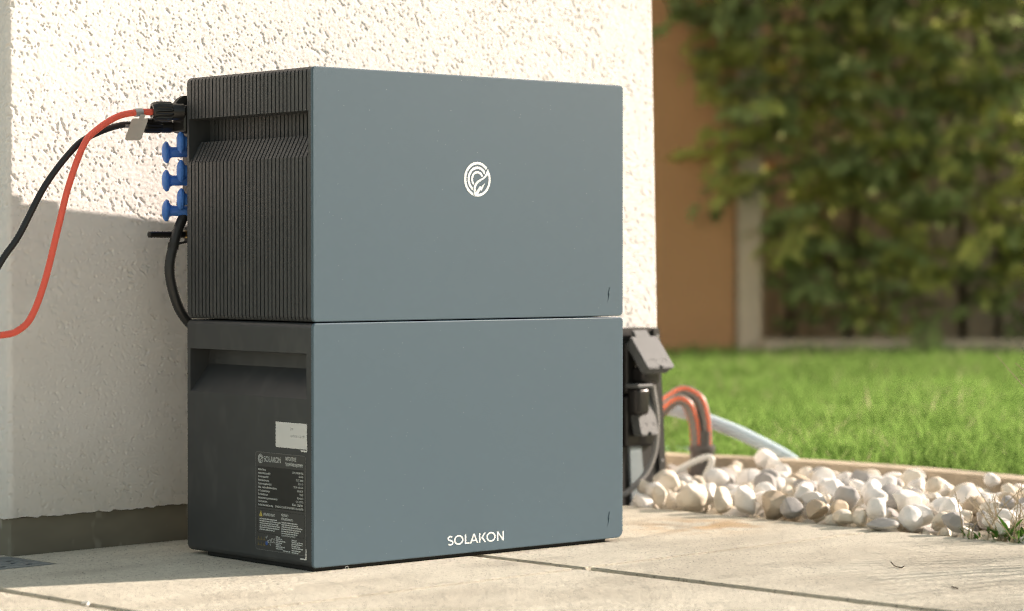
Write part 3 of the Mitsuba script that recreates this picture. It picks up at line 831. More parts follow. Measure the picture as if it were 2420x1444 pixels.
# ------------------------------------------------------------------ gravel bed, kerb, lawn
KERB = smooth_path([(1.04, 2.6, 0), (1.06, 1.4, 0), (1.085, 0.95, 0), (1.112, 0.68, 0), (1.135, 0.515, 0), (1.168, 0.39, 0), (1.190, 0.27, 0), (1.192, 0.13, 0), (1.182, 0.0, 0), (1.160, -0.122, 0), (1.115, -0.35, 0), (1.05, -0.70, 0), (0.98, -1.4, 0), (0.95, -3.2, 0)], 6)[:, :2]
BEDP = sg.Polygon([(0.755, 4.0), (0.755, -3.2), *[tuple(x) for x in KERB[::-1]], (1.04, 4.0)])
pbed = thing('pebble_bed', kind='structure')
obj('soil_base', in_frame(trimesh.creation.extrude_polygon(BEDP, 0.03, engine='earcut').apply_translation((0, 0, -0.058))), 'soil', pbed, smooth=False)
kline = sg.LineString(KERB)
kpoly = kline.buffer(-0.056 if False else 0.056, single_sided=True, join_style='round')
if kpoly.intersects(sg.Point(0.9, 0.1).buffer(0.25)):
    kpoly = kline.buffer(-0.056, single_sided=True, join_style='round')
kpoly = max(getattr(kpoly, 'geoms', [kpoly]), key=lambda g: g.area)
cs = lambda g: m3.CrossSection([np.array(g.exterior.coords)[:-1]], m3.FillRule.EvenOdd)
kman = cs(kpoly).extrude(0.089).translate((0, 0, -0.06)) + cs(kpoly.buffer(-0.003)).extrude(0.006).translate((0, 0, 0.0287))
obj('kerb', in_frame(tm(kman)), 'kerb_stone', smooth=25, kind='structure', label='pale stone kerb between pebbles and lawn')

lawn_edge = np.array(kpoly.exterior.coords)
back_line = kline.parallel_offset(0.057, 'left')
bl = np.array(back_line.coords)
if bl[:, 0].mean() < KERB[:, 0].mean():
    bl = np.array(kline.parallel_offset(0.057, 'right').coords)
if bl[0, 1] < bl[-1, 1]:
    bl = bl[::-1]


def bgp(s, t, z=0.0):
    """a point of the garden's far side: s to the right, t away from the camera's place, both in metres"""
    return np.array([CAM[0], CAM[1], 0]) + RIGHT * s + FWD * t + np.array([0, 0, z])


to_fr = lambda P: np.stack([P[:, 0] * CD + P[:, 1] * SD, -P[:, 0] * SD + P[:, 1] * CD], 1)
far = to_fr(np.array([bgp(6.0, 8.3), bgp(-3.5, 8.3)]))
lawn_poly = sg.Polygon([tuple(x) for x in bl] + [tuple(far[0]), tuple(far[1])]).buffer(0)
lawn_poly = max(getattr(lawn_poly, 'geoms', [lawn_poly]), key=lambda g: g.area)
obj('lawn', in_frame(trimesh.creation.extrude_polygon(lawn_poly, 0.05, engine='earcut').apply_translation((0, 0, -0.052))), 'soil', smooth=False, kind='structure')

# grass blades, denser where the lawn is near and in view
g = np.random.default_rng(7)
cam_fr = to_fr(CAM[None])[0]
fw_fr, rt_fr = to_fr(FWD[None])[0], to_fr(RIGHT[None])[0]
N_ = 150000
tt = 3.55 * (8.28 / 3.55) ** g.random(N_) if False else np.sqrt(g.uniform(3.5 ** 2, 8.28 ** 2, N_)) * 0 + g.uniform(3.5, 8.28, N_)
hw = 0.27 * tt
ss = g.uniform(-0.02, 1, N_) * hw * 1.0
wide = g.random(N_) < 0.12
ss = np.where(wide, g.uniform(-3.0, 5.5, N_), ss)
XY = cam_fr + tt[:, None] * fw_fr + ss[:, None] * rt_fr
shapely.prepare(lawn_poly)
ok = shapely.contains_xy(lawn_poly, XY[:, 0], XY[:, 1])
XY = XY[ok]
n = len(XY)
clump = meshkit.fbm(np.c_[XY * 9, np.zeros(n)], 3, 3)
hgt = (0.022 + 0.034 * g.random(n)) * (0.45 + 1.1 * clump)
tall = g.random(n) < 0.02
hgt = np.where(tall, hgt * 1.6, hgt)
wid = g.uniform(0.0013, 0.0034, n)
ang, lean, la = g.uniform(0, 2 * math.pi, n), g.uniform(0.1, 0.9, n) * hgt, g.uniform(0, 2 * math.pi, n)
d_ = np.stack([np.cos(ang), np.sin(ang), 0 * ang], 1)
l_ = np.stack([np.cos(la), np.sin(la), 0 * la], 1)
B = np.c_[XY, np.full(n, -0.003)]
up_ = np.array([0, 0, 1.0])
mid = B + up_ * (hgt * 0.6)[:, None] + l_ * (lean * 0.3)[:, None]
tip = B + up_ * hgt[:, None] + l_ * lean[:, None]
V = np.stack([B - d_ * wid[:, None], B + d_ * wid[:, None], mid - d_ * (wid * 0.8)[:, None], mid + d_ * (wid * 0.8)[:, None], tip], 1).reshape(-1, 3)
k = np.arange(n)[:, None] * 5
F = np.concatenate([k + [0, 1, 3], k + [0, 3, 2], k + [2, 3, 4]], 1).reshape(-1, 3)
hue = g.random(n)
c0, c1, c2 = np.array([0.15, 0.285, 0.06]), np.array([0.26, 0.39, 0.11]), np.array([0.46, 0.46, 0.26])
col = c0 + (c1 - c0) * (0.5 * hue + 0.5 * clump)[:, None]
pale = meshkit.fbm(np.c_[XY * 3.1, np.full(n, 4.0)], 3, 8)
col = col * (0.8 + 0.5 * meshkit.fbm(np.c_[XY * 2.0, np.full(n, 9.0)], 2, 5))[:, None]
col = np.where((g.random(n) < 0.03 + 0.18 * np.clip(pale - 0.5, 0, 1) * 2)[:, None], c2, col)
gm = trimesh.Trimesh(V, F, process=False)
obj('grass', in_frame(gm), 'grass_blade', smooth=False, kind='stuff', label='sunlit short green lawn grass', cat='grass', color=np.repeat(col, 5, 0))

# pebbles
prng = np.random.default_rng(12)
ICO2, ICO3 = trimesh.creation.icosphere(2), trimesh.creation.icosphere(3)


def pebble_mesh(rx, ry, rz, seed, fine=True):
    r = np.random.default_rng(seed)
    base = ICO3 if fine else ICO2
    v = base.vertices.copy()
    off = r.uniform(0, 50, 3)
    v = v * (1 + 0.38 * (meshkit.fbm(v * 1.0 + off, 2, seed) - 0.5))[:, None]
    for _ in range(r.integers(4, 8)):              # water-worn facets
        nn = r.normal(size=3)
        nn /= np.linalg.norm(nn)
        h = r.uniform(0.55, 0.88)
        dd = v @ nn - h
        v = v - np.where(dd > 0, dd * 0.9, 0)[:, None] * nn
    v = v * (1 + 0.05 * (meshkit.noise(v * 6 + off, seed + 1) - 0.5))[:, None]
    v /= np.abs(v).max(0)
    return trimesh.Trimesh(v * [rx, ry, rz], base.faces, process=False)


hand = [(0.794, 0.215, .0135, .0155, 'pebble_white'), (0.803, 0.165, .0275, .0240, 'pebble_cream'), (0.790, 0.103, .0185, .0190, 'pebble_cream'), (0.792, 0.063, .0165, .0210, 'pebble_white'), (0.808, 0.028, .0230, .0215, 'pebble_tan'),
        (0.797, -0.010, .0210, .0150, 'pebble_grey'), (0.799, -0.050, .0205, .0150, 'pebble_tan'), (0.789, -0.102, .0180, .0105, 'pebble_cream'), (0.774, -0.174, .0260, .0082, 'pebble_grey'), (0.806, -0.190, .0230, .0180, 'pebble_white'),
        (1.020, 0.150, .0240, .0170, 'pebble_tan'), (1.163, 0.335, .0200, .0150, 'pebble_white'), (1.120, 0.095, .0210, .0140, 'pebble_white'), (0.932, -0.201, .0200, .0155, 'pebble_tan'), (1.03, -0.020, .0200, .0130, 'pebble_cream'),
        (0.871, -0.046, .0130, .0100, 'pebble_white'), (0.895, -0.178, .0210, .0160, 'pebble_white'), (0.822, -0.228, .0150, .0100, 'pebble_cream'), (0.97, 0.09, .0210, .0150, 'pebble_white'), (1.06, 0.22, .0210, .0150, 'pebble_white')]
placed = []                                        # (x, y, z, r)
groups_p = []


def rest_z(x, y, r, floor=-0.028):
    z = floor + r + 0.020 * min(max((x - 0.84) / 0.33, 0.0), 1.0)
    for (a, b, c, q) in placed:
        dd = (a - x) ** 2 + (b - y) ** 2
        rr_ = (r + q) * 0.86
        if dd < rr_ * rr_:
            z = max(z, c + math.sqrt(rr_ * rr_ - dd))
    return z


pebs = []
for i, (x, y, a, h, mname) in enumerate(hand):
    front = x < 0.82
    z = h * 0.93 - (0.0 if x < 0.80 else 0.004)
    if not front:
        z = 0.006 + h * 0.8 + (0.020 if x > 1.15 else 0.0)
    a, h = a * 0.94, h * 0.96
    placed.append((x, y, z - max(0, (a + h) / 2 - h) * 0.5, (a + h) / 2 * 0.92))
    pebs.append((x, y, z, a, prng.uniform(0.75, 1.0) * a, h, prng.uniform(-0.5, 0.5) + math.radians(48), 0.10, mname))
lo_bed = BEDP.buffer(-0.008).difference(sg.box(0.7, WY - 0.06, 0.957, 9)).difference(sg.LineString([(1.111, 0.415), (1.045, 0.350)]).buffer(0.026)).difference(sg.LineString([(0.985, 0.395), (1.05, 0.345)]).buffer(0.026)).intersection(sg.box(0.79, -1.3, 1.3, 1.1))
shapely.prepare(lo_bed)
names = ['pebble_white', 'pebble_cream', 'pebble_tan', 'pebble_grey']
small = []
for it in range(1050):
    r = float(np.clip(prng.gamma(5.5, 0.00225), 0.0055, 0.021))
    best = None
    for _ in range(6):
        y = prng.uniform(-0.75, 0.95) if it < 860 else prng.uniform(-1.3, 1.1)
        x = prng.uniform(0.785, 1.2)
        if not shapely.contains_xy(lo_bed, x, y):
            continue
        z = rest_z(x, y, r)
        if best is None or z < best[2]:
            best = (x, y, z)
    if best is None or best[2] > 0.037 - 0.3 * r or (best[0] < 0.80 and best[2] > 0.02):
        continue
    placed.append((*best, r))
    mname = names[int(prng.choice(4, p=[0.56, 0.19, 0.09, 0.16]))]
    pebs.append((*best, r * prng.uniform(1.0, 1.3), r * prng.uniform(0.8, 1.05), r * prng.uniform(0.7, 0.95), prng.uniform(0, 6.28), 0.5, mname))
# the 300 that show largest are pieces of their own, the others one mass
cf = cam_fr
pebs.sort(key=lambda q: -q[3] / math.hypot(q[0] - cf[0], q[1] - cf[1]) - (0.003 if -0.5 < q[1] < 0.6 else 0) - 0.05 * q[2])
rest = {}
for i, (x, y, z, a, b, h, rot, tl_, mname) in enumerate(pebs):
    mm = pebble_mesh(a, b, h, 100 + i, i < 160)
    mm.apply_transform(trimesh.transformations.euler_matrix(prng.uniform(-tl_, tl_), prng.uniform(-tl_, tl_), rot))
    mm.apply_translation((x, y, z))
    mm = in_frame(mm)
    if i < 290:
        obj('pebble', mm, mname, pbed, smooth=True)
    else:
        rest.setdefault(mname, []).append(mm)
# fine gravel between them
fine = []
for i in range(900):
    x, y = prng.uniform(0.78, 1.2), prng.uniform(-0.9, 1.0)
    if not shapely.contains_xy(BEDP, x, y):
        continue
    r = prng.uniform(0.003, 0.0065)
    mm = ICO2.copy() if False else trimesh.creation.icosphere(1)
    mm.apply_scale((r * 1.2, r, r * 0.8))
    mm.apply_translation((x, y, -0.027 + r * 0.6))
    fine.append(in_frame(mm))
obj('small_gravel', cat(fine + [m_ for l_ in rest.values() for m_ in l_]), 'pebble_cream', pbed, smooth=True, kind='stuff')

# ------------------------------------------------------------------ power post beside the wall end
post = thing('power_post', 'black garden power post with grey socket lids at the right end of the wall', 'power post')
PY = 0.309
pts = []
for z, xa, xb in ((-0.03, 0.790, 0.9135), (0.2395, 0.782, 0.8955)):
    for x in (xa, xb):
        for y in (PY, PY + 0.036):
            pts.append((x, y, z))
obj('body', in_frame(tm(m3.Manifold.hull_points(np.array(pts)))), 'post_black', post, smooth=False)
rail = m3.Manifold.hull_points(np.array([[x, y, z] for z, xa, xb in ((-0.02, 0.8985, 0.9120), (0.237, 0.8815, 0.8940)) for x in (xa, xb) for y in (PY - 0.0035, PY + 0.002)]))
obj('edge_rail', in_frame(tm(rail)), 'post_black', post, smooth=False)
obj('lower_panel', in_frame(tm(m3.Manifold.hull_points(np.array([[x, y, z] for z, xa, xb in ((-0.012, 0.8370, 0.8655), (0.0770, 0.8325, 0.8555)) for x in (xa, xb) for y in (PY - 0.004, PY + 0.001)])))), 'panel_reflection', post, smooth=False)


for sx_, sz_ in ((0.8055, 0.232), (0.889, 0.228), (0.8995, 0.052), (0.886, 0.140)):
    obj('screw', in_frame(lathe([(0, 0.0), (0.0016, 0.0), (0.0022, -0.0006), (0.0022, -0.003)], (sx_, PY - 0.0050, sz_), (0, -1, 0), 12)), 'tag_clip', post, smooth=30)


def socket(cx, cz):
    k = obj('socket', in_frame(tm(rbox(cx - 0.033, cx + 0.033, PY - 0.010, PY + 0.002, cz - 0.037, cz + 0.034, 0.004) - m3.Manifold.cylinder(0.02, 0.0205, 0.0205, 32).rotate((90, 0, 0)).translate((cx, PY - 0.004, cz - 0.002)))), 'black_plastic', post, smooth=25)
    return k


socket(0.852, 0.186)
socket(0.852, 0.112)


def lid(w, h, hinge, ang, notch=True):
    """flap with a rounded edge, hinge ears and a rim, hanging from the hinge (x', y', z) and swung out by ang"""
    pl_ = so.unary_union([rrect(-w / 2, w / 2, -h, 0, 0.005, 5), sg.box(-w * 0.28, -0.002, w * 0.22, 0.010).buffer(0.001)])
    pl_ = pl_.difference(sg.Point(-w * 0.02, -h).buffer(0.004))
    shell = to_man(xz_prism(pl_, -0.0030, 0.0)) + to_man(xz_prism(pl_.buffer(-0.0012), -0.0040, 0.0))
    rim = to_man(xz_prism(rrect(-w / 2 + 0.001, w / 2 - 0.001, -h + 0.001, -0.001, 0.005, 5).difference(rrect(-w / 2 + 0.004, w / 2 - 0.004, -h + 0.004, -0.004, 0.004, 5)), -0.001, 0.0105))
    for bx in (-0.30, 0.10):
        shell = shell - mbox(w * bx, w * (bx + 0.22), -0.0046, -0.0034, -h * 0.80, -h * 0.72)
    man = shell + rim
    man = man.rotate((-math.degrees(ang), 0, 0)).translate(hinge)
    return tm(man)


obj('socket_lid', in_frame(lid(0.0560, 0.055, (0.8490, PY - 0.0115, 0.2265), math.radians(38))), 'lid_grey', post, smooth=30, label='grey upper socket lid standing open')
obj('socket_lid', in_frame(lid(0.037, 0.062, (0.8450, PY - 0.0125, 0.1515), math.radians(13))), 'lid_grey', post, smooth=30, label='grey lower socket lid behind the plug cord')

cord = thing('extension_lead', 'grey power cord with black angled plug hanging from the power post', 'cable')
pc = smooth_path([fr(0.8610, 0.291, 0.1600), fr(0.8630, 0.288, 0.1450), fr(0.8670, 0.287, 0.1200), fr(0.8675, 0.287, 0.0950), fr(0.8620, 0.287, 0.0640), fr(0.8470, 0.288, 0.0390), fr(0.8260, 0.289, 0.0230), fr(0.8000, 0.291, 0.0100), fr(0.7570, 0.296, 0.0045), fr(0.70, 0.305, 0.0042), fr(0.56, 0.312, 0.0042), fr(0.46, 0.31, 0.02)], 8)
obj('cable', tube(pc, 0.0041, 14), 'cord_grey', cord, smooth=40)
ring = []
for i in range(7):
    a = fr(0.8605 + i * 0.0004, 0.2912 - i * 0.0004, 0.1640 - i * 0.0036)
    ring.append(tube([a, a + np.array([0.0001, 0, -0.0022])], 0.0062 - i * 0.0002, 14))
obj('strain_relief', cat(ring), 'cord_grey', cord, smooth=40)
obj('plug', in_frame(tm(rbox(0.830, 0.862, PY - 0.036, PY - 0.006, 0.162, 0.187, 0.007))), 'black_plastic', cord, smooth=30)

plug2 = thing('plug_adapter', 'black plug with pale collar sitting in the middle socket of the power post', 'plug')
obj('body', in_frame(tm(rbox(0.8170, 0.8420, PY - 0.034, PY - 0.011, 0.120, 0.158, 0.006))), 'black_plastic', plug2, smooth=30)
obj('collar', in_frame(tm(rbox(0.8140, 0.8455, PY - 0.0355, PY - 0.0110, 0.1575, 0.1635, 0.002))), 'lid_grey', plug2, smooth=30)

# ------------------------------------------------------------------ riser pipe and hoses
riser = thing('riser_pipe', 'dark grey pipe socket standing in the pebbles beside the kerb', 'pipe')
P0 = np.array([1.085, 0.479, 0.0])
obj('socket', lathe([(0.0185, -0.04), (0.0185, 0.047), (0.0205, 0.049), (0.0205, 0.0555), (0.0185, 0.057), (0.0150, 0.057)], P0, (0, 0, 1), 36), 'pipe_grey', riser, smooth=35)
obj('sleeve', lathe([(0.0130, 0.03), (0.0142, 0.056), (0.0142, 0.078), (0.0128, 0.0785), (0.0124, 0.074)], P0, (0, 0, 1), 36), 'pipe_grey', riser, smooth=35)
hp = [np.array(x) for x in ([1.0895, 0.4740, 0.050], [1.0895, 0.4745, 0.074], [1.0880, 0.4760, 0.099], [1.083, 0.481, 0.123], [1.074, 0.489, 0.134], [1.063, 0.499, 0.138], [1.052, 0.508, 0.131], [1.043, 0.516, 0.122], [1.033, 0.525, 0.106], [1.02, 0.535, 0.06], [1.015, 0.54, -0.02])]
hpB = [np.array(x) for x in ([1.0745, 0.4800, 0.050], [1.0735, 0.4805, 0.075], [1.0700, 0.4825, 0.098], [1.062, 0.486, 0.118], [1.050, 0.492, 0.126], [1.039, 0.500, 0.121], [1.029, 0.509, 0.108], [1.020, 0.517, 0.090], [1.008, 0.527, 0.04], [1.004, 0.53, -0.02])]
for pts_, lbl, rad in ((hp, 'outer grey hose with orange stripes arching from the dark pipe', 0.0090), (hpB, 'inner grey hose with orange stripes under the outer arch', 0.0086)):
    hk = thing('garden_hose', lbl, 'hose')
    pth = smooth_path(pts_, 7)
    obj('tube', tube(pth, rad, 20), 'hose_grey', hk, smooth=40)
    t_, u_, v_ = frames(pth)
    for am in (0.3, 2.39, 4.49):
        obj('stripe', strip(pth, rad, 0.0004, am, 0.36, 7), 'hose_orange', hk, smooth=40)
wh = thing('pale_hose', 'thick pale blue-grey hose arching over the lawn edge behind the dark pipe', 'hose')
obj('tube', tube(smooth_path([(0.9597, 0.6612, 0.0404), (1.0128, 0.6081, 0.0983), (1.0611, 0.5617, 0.1114), (1.0998, 0.5279, 0.1027), (1.1336, 0.4979, 0.0863), (1.1577, 0.4767, 0.0737), (1.1771, 0.4603, 0.0616), (1.2012, 0.4390, 0.0452), (1.2196, 0.4226, 0.0307), (1.2276, 0.4156, 0.0187), (1.2316, 0.4126, 0.0007)], 8), 0.0105, 20), 'hose_pale', wh, smooth=40)
wp = thing('thin_hose', 'thin pale blue hose lying on the grass along the kerb', 'hose')
obj('tube', tube(smooth_path([(1.20, 0.83, 0.020), (1.285, 0.769, 0.0215), (1.306, 0.751, 0.0215), (1.330, 0.730, 0.018), (1.36, 0.70, 0.002)], 6), 0.0065, 14), 'hose_pale', wp, smooth=40)
wc = thing('bent_conduit', 'thin white bent tube poking out between the pebbles', 'tube')
obj('tube', tube(smooth_path(np.array([-0.006, -0.008, 0.011]) + np.array([(0.958, 0.452, -0.012), (0.977, 0.437, 0.010), (0.987, 0.429, 0.0195), (1.001, 0.417, 0.0295), (1.0155, 0.4035, 0.0368), (1.0205, 0.3985, 0.0335), (1.0195, 0.3995, 0.0255), (1.015, 0.404, 0.012), (1.006, 0.412, -0.012)]), 8), 0.0046, 16), 'conduit_white', wc, smooth=40)

# ------------------------------------------------------------------ far side of the garden


def bg_box(s0, s1, t0, t1, z0, z1):
    P = [bgp(s, t, z) for s in (s0, s1) for t in (t0, t1) for z in (z0, z1)]
    return tm(m3.Manifold.hull_points(np.array(P)))


bw = thing('brown_wall', 'brown rendered wall end at the far side of the garden behind the house corner', 'wall')
obj('render', bg_box(-3.4, 0.748, 8.42, 8.62, -0.06, 2.75), 'brown_render', bw, smooth=False)
obj('coping', bg_box(-3.42, 0.765, 8.40, 8.64, 2.75, 2.79), 'concrete', bw, smooth=False)
gp = thing('concrete_post', 'narrow pale grey fence post beside the brown wall', 'post')
obj('shaft', bg_box(0.760, 0.838, 8.40, 8.47, -0.06, 2.3), 'concrete', gp, smooth=False)
obj('cap', bg_box(0.752, 0.846, 8.392, 8.478, 2.3, 2.325), 'concrete', gp, smooth=False)
obj('garden_kerb', bg_box(0.845, 6.0, 8.34, 8.42, -0.06, 0.066), 'concrete', smooth=False, kind='structure', label='pale kerb along the foot of the hedge')
obj('hedge_bed', bg_box(0.80, 6.0, 8.42, 9.75, -0.06, 0.02), 'soil', smooth=False, kind='structure')
fence = thing('board_fence', 'weathered board fence behind the hedge', 'fence')
s = 0.70
frng = random.Random(3)
while s < 6.0:
    w = 0.138
    if s < 3.2:
        obj('board', bg_box(s, s + w - 0.008, 9.30 + frng.uniform(-0.003, 0.003), 9.32, 0.02, 1.36 + frng.uniform(-0.01, 0.01)), 'fence_board', fence, smooth=False)
    else:
        obj('board', bg_box(s, s + w - 0.008, 9.30, 9.32, 0.02, 1.36), 'fence_board', fence, smooth=False)
    s += w
for z in (0.25, 0.75, 1.22):
    obj('rail', bg_box(0.70, 6.0, 9.321, 9.36, z, z + 0.08), 'fence_board', fence, smooth=False)
obj('backing_board', bg_box(0.70, 6.0, 9.361, 9.38, 0.02, 1.33), 'fence_board', fence, smooth=False)

LEAF = []
for k_ in range(7):
    u_ = k_ / 6
    LEAF.append((u_, 0.30 * math.sin(math.pi * u_ ** 0.85) * (1 - 0.25 * u_)))


def leaf_block(P, dirs, nrm, size):
    """many pointed oval leaves, folded along the midrib and drooping"""
    n = len(P)
    side = np.cross(nrm, dirs)
    st = [0.0, 0.18, 0.42, 0.70, 1.0]
    wd = [0.03, 0.26, 0.34, 0.22, 0.0]
    rows_ = []
    for u_, w_ in zip(st, wd):
        c = P + dirs * (size * u_)[:, None] - nrm * (size * 0.16 * u_ * u_)[:, None]
        up2 = nrm * (size * w_ * 0.30)[:, None]
        rows_.append(np.stack([c - side * (size * w_)[:, None] + up2, c, c + side * (size * w_)[:, None] + up2], 1))
    V = np.concatenate(rows_, 1)
    f = []
    for r_ in range(4):
        a = r_ * 3
        for q in (0, 1):
            f += [[a + q, a + q + 1, a + 3 + q + 1], [a + q, a + 3 + q + 1, a + 3 + q]]
    f = np.array(f)
    return V.reshape(-1, 3), (np.arange(n)[:, None, None] * 15 + f[None]).reshape(-1, 3)


def hedge_plant(s0, label, seed, left=0.0, lowgap=0.35, n_spray=260, wid=0.62, trunkr=0.014):
    r = np.random.default_rng(seed)
    key = thing('hedge_shrub', label, 'shrub', 'shrubs of the hedge along the far fence')
    stems = []
    for q in range(2):
        b = r.uniform(-0.05, 0.05)
        zz = np.linspace(0, 2.1, 10)
        path = np.array([bgp(s0 + b + q * 0.11 + 0.05 * math.sin(z * 2 + seed), 8.66 + 0.05 * math.cos(z * 3 + seed), z) for z in zz])
        stems.append(tube(path, np.linspace(trunkr, 0.008, 10) * (1 if q == 0 else 0.65), 10))
    obj('trunk', cat(stems), 'bark', key, smooth=40)
    Vs, Fs, Cs, base = [], [], [], 0
    tw = []
    for i in range(n_spray):
        z = r.uniform(0.30, 2.15)
        if z < lowgap + 0.22 and r.random() < 0.55:
            z = r.uniform(0.62, 2.15)
        if r.random() < 0.10:
            z = r.uniform(0.10, 0.55)
        ds = r.normal(0, wid * 0.5)
        low = max(0.0, (0.75 - z))
        ds *= (1 - 0.75 * low)
        t = 8.48 + r.uniform(-0.10, 0.10) * (1 - 0.5 * low)
        if s0 + ds < 0.90:
            t = r.uniform(8.16, 8.36)
        start = bgp(s0 + ds * 0.8, t + 0.06, z - 0.03)
        out = RIGHT * (np.sign(ds) * r.uniform(0.2, 1.0) + r.normal(0, 0.4)) - FWD * r.uniform(-0.25, 0.45) + np.array([0, 0, r.uniform(-0.25, 0.35)])
        if s0 + ds < 0.80:
            out = out - RIGHT * min(0, out @ RIGHT) * 0.75
        out /= np.linalg.norm(out)
        ln = r.uniform(0.12, 0.26)
        b0 = bgp(s0 + ds, t, z)
        reach = (b0 - CAM) @ RIGHT
        if (reach < 0.74 and z < 0.62) or (reach < 0.90 and z < 0.58) or reach < 0.60 + 0.07 * math.sin(z * 9):
            continue
        droop = np.array([0, 0, -1.0])
        pts_ = np.array([b0 + out * ln * f_ + droop * 0.25 * ln * f_ * f_ for f_ in np.linspace(0, 1, 6)])
        tw.append(tube(np.vstack([start, pts_]), np.linspace(0.004, 0.0012, 7), 5))
        nl = int(r.integers(9, 15))
        fpos = np.linspace(0.05, 1, nl)
        P = b0 + out * (ln * fpos)[:, None] + droop * (0.25 * ln * fpos ** 2)[:, None]
        sidev = np.cross(out, [0, 0, 1.0])
        sidev /= np.linalg.norm(sidev)
        sgn = np.where(np.arange(nl) % 2 == 0, 1, -1)
        dirs = out * r.uniform(0.3, 0.8, nl)[:, None] + sidev * (sgn * r.uniform(0.5, 1.0, nl))[:, None] + np.stack([0 * sgn, 0 * sgn, r.uniform(-0.75, 0.05, nl)], 1) + r.normal(0, 0.18, (nl, 3))
        dirs /= np.linalg.norm(dirs, axis=1, keepdims=True)
        nr = np.array([0, 0, 0.75]) - FWD * 0.38 + r.normal(0, 0.38, (nl, 3))
        nr -= dirs * (nr * dirs).sum(1, keepdims=True)
        nr /= np.linalg.norm(nr, axis=1, keepdims=True)
        size = r.uniform(0.046, 0.076, nl)
        v_, f_ = leaf_block(P, dirs, nr, size)
        sunlit_tone = r.random() < 0.45  # yellow-green sprays: sun highlights on the leaves put into their colour
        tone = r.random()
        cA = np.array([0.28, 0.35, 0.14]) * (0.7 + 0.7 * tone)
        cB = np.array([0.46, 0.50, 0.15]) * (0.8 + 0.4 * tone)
        c = np.where(sunlit_tone, cB, cA) * r.uniform(0.8, 1.2, (nl, 1))
        if r.random() < 0.04:
            c[r.integers(0, nl)] = (0.42, 0.16, 0.05)
        Vs.append(v_)
        Fs.append(f_ + base)
        Cs.append(np.repeat(c, 15, 0))
        base += len(v_)
    obj('twigs', cat(tw), 'bark', key, smooth=False, kind='stuff')
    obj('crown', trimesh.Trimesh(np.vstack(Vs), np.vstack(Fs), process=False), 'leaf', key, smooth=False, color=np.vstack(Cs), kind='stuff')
    return key


hedge_plant(0.93, 'leftmost hedge shrub, reaching over the brown wall and the pale post', 31, left=0.0, n_spray=300, wid=0.50, trunkr=0.013)
hedge_plant(1.17, 'second hedge shrub from the left with dark stem before the fence', 32, left=-5, n_spray=225)
hedge_plant(1.52, 'third hedge shrub from the left with thin stems before the fence', 33, left=-5, n_spray=225)
hedge_plant(1.92, 'rightmost hedge shrub, cut by the right edge of the photo', 34, left=-5, n_spray=200)
for q, s_ in enumerate(()):
    hedge_plant(s_, ['fifth', 'sixth', 'seventh'][q] + ' hedge shrub of the row, beyond the photo on the right', 35 + q, left=-5, n_spray=110)

# ------------------------------------------------------------------ weeds, twigs, lint


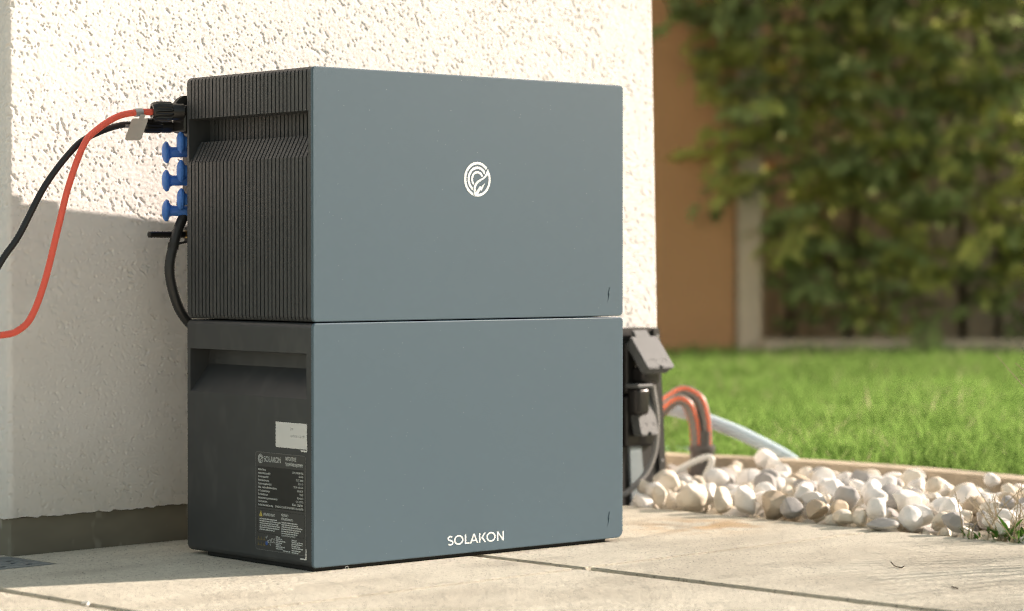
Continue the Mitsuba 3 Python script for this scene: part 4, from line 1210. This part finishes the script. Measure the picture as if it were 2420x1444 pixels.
def weed(x, y, label, seed, n_st, h, n_green, rad=0.05):
    r = np.random.default_rng(seed)
    key = thing('weed_tuft', label, 'weed')
    ms = []
    for i in range(n_st):
        a, d0 = r.uniform(0, 6.28), r.uniform(0, rad)
        b = fr(x + 0.45 * d0 * math.cos(a), y + 1.3 * d0 * math.sin(a), -0.004)
        hh = h * r.uniform(0.35, 1.0)
        dv = np.array([r.normal(0, 0.22), r.normal(0, 0.22), 1.0])
        cv = np.array([r.normal(0, 0.25), r.normal(0, 0.25), -0.1])
        P = np.array([b + dv * hh * f_ + cv * hh * f_ * f_ for f_ in np.linspace(0, 1, 6)])
        ms.append(tube(P, np.linspace(0.0009, 0.0004, 6), 5))
        for q in range(int(r.integers(1, 4))):
            f_ = r.uniform(0.4, 0.95)
            p0 = b + dv * hh * f_ + cv * hh * f_ * f_
            e = p0 + np.array([r.normal(0, 0.5), r.normal(0, 0.5), r.uniform(0.3, 1.0)]) * hh * 0.16
            ms.append(tube([p0, e], [0.0005, 0.0003], 4))
    obj('dry_stalks', cat(ms), 'dry_stalk', key, smooth=40)
    a = r.uniform(0, 6.28, n_green)
    d0 = r.uniform(0, rad, n_green)
    B = np.array([fr(x + 0.5 * d * math.cos(q), y + 1.3 * d * math.sin(q), -0.003) for d, q in zip(d0, a)])
    el = r.uniform(0.3, 1.3, n_green)
    az = r.uniform(0, 6.28, n_green)
    dirs = np.stack([np.cos(az) * np.cos(el), np.sin(az) * np.cos(el), np.sin(el)], 1)
    nr = np.array([0, 0, 1.0]) - dirs * dirs[:, 2:3] + r.normal(0, 0.1, (n_green, 3))
    nr /= np.linalg.norm(nr, axis=1, keepdims=True)
    size = r.uniform(0.007, 0.016, n_green)
    size[: max(2, n_green // 14)] *= 1.9
    v_, f_ = leaf_block(B + np.stack([0 * el, 0 * el, r.uniform(0, 0.014, n_green)], 1), dirs, nr, size)
    st = v_.reshape(-1, 5, 3, 3)
    st[:, :, [0, 2]] = st[:, :, [1]] + (st[:, :, [0, 2]] - st[:, :, [1]]) * 0.45
    c = np.array([0.09, 0.20, 0.035]) * r.uniform(0.7, 1.5, (n_green, 1))
    obj('leaves', trimesh.Trimesh(st.reshape(-1, 3), f_, process=False), 'leaf', key, smooth=False, color=np.repeat(c, 15, 0))
    return key


weed(0.785, -0.345, 'dry weed tuft with green leaves between slab edge and pebbles', 51, 26, 0.085, 90)
weed(0.79, -0.62, 'taller weed tuft at the slab edge beyond the right side of the photo', 52, 90, 0.26, 700, 0.13)
weed(0.80, -0.98, 'second tall weed tuft at the slab edge outside the photo', 53, 120, 0.42, 1100, 0.18)


def bit(name, pts_, r_, bs, label, c_):
    o = thing(name, label, c_)
    obj('stem', tube(smooth_path([fr(*q) for q in pts_], 4), r_, 8), bs, o, smooth=40)
    return o


bit('fallen_twig', [(0.486, -0.401, 0.0045), (0.481, -0.409, 0.0018), (0.478, -0.4165, 0.0012), (0.474, -0.424, 0.0016), (0.4745, -0.4275, 0.0040)], [0.0006] * 4 * 4 + [0.0004], 'twig_brown', 'small dark curled twig lying on the sunny slab', 'twig')
bit('dry_straw', [(0.386, -0.552, 0.001), (0.382, -0.558, 0.0012), (0.378, -0.565, 0.0010)], 0.0007, 'twig_brown', 'tiny dark stem on the slab near the lower right', 'twig')
bit('lint_scrap', [(-0.3185, -0.030, 0.0012), (-0.3172, -0.036, 0.0026), (-0.3190, -0.0415, 0.0016), (-0.3225, -0.0430, 0.0012)], 0.0013, 'thread_white', 'white scrap of fluff caught in the slab joint at lower left', 'scrap')
bit('thread_loop', [(0.0405, -0.0045, 0.0006), (0.0415, -0.0055, 0.0034), (0.0430, -0.0065, 0.0038), (0.0440, -0.0070, 0.0012)], 0.00022, 'thread_white', 'fine white thread loop in front of the lower box corner', 'thread')
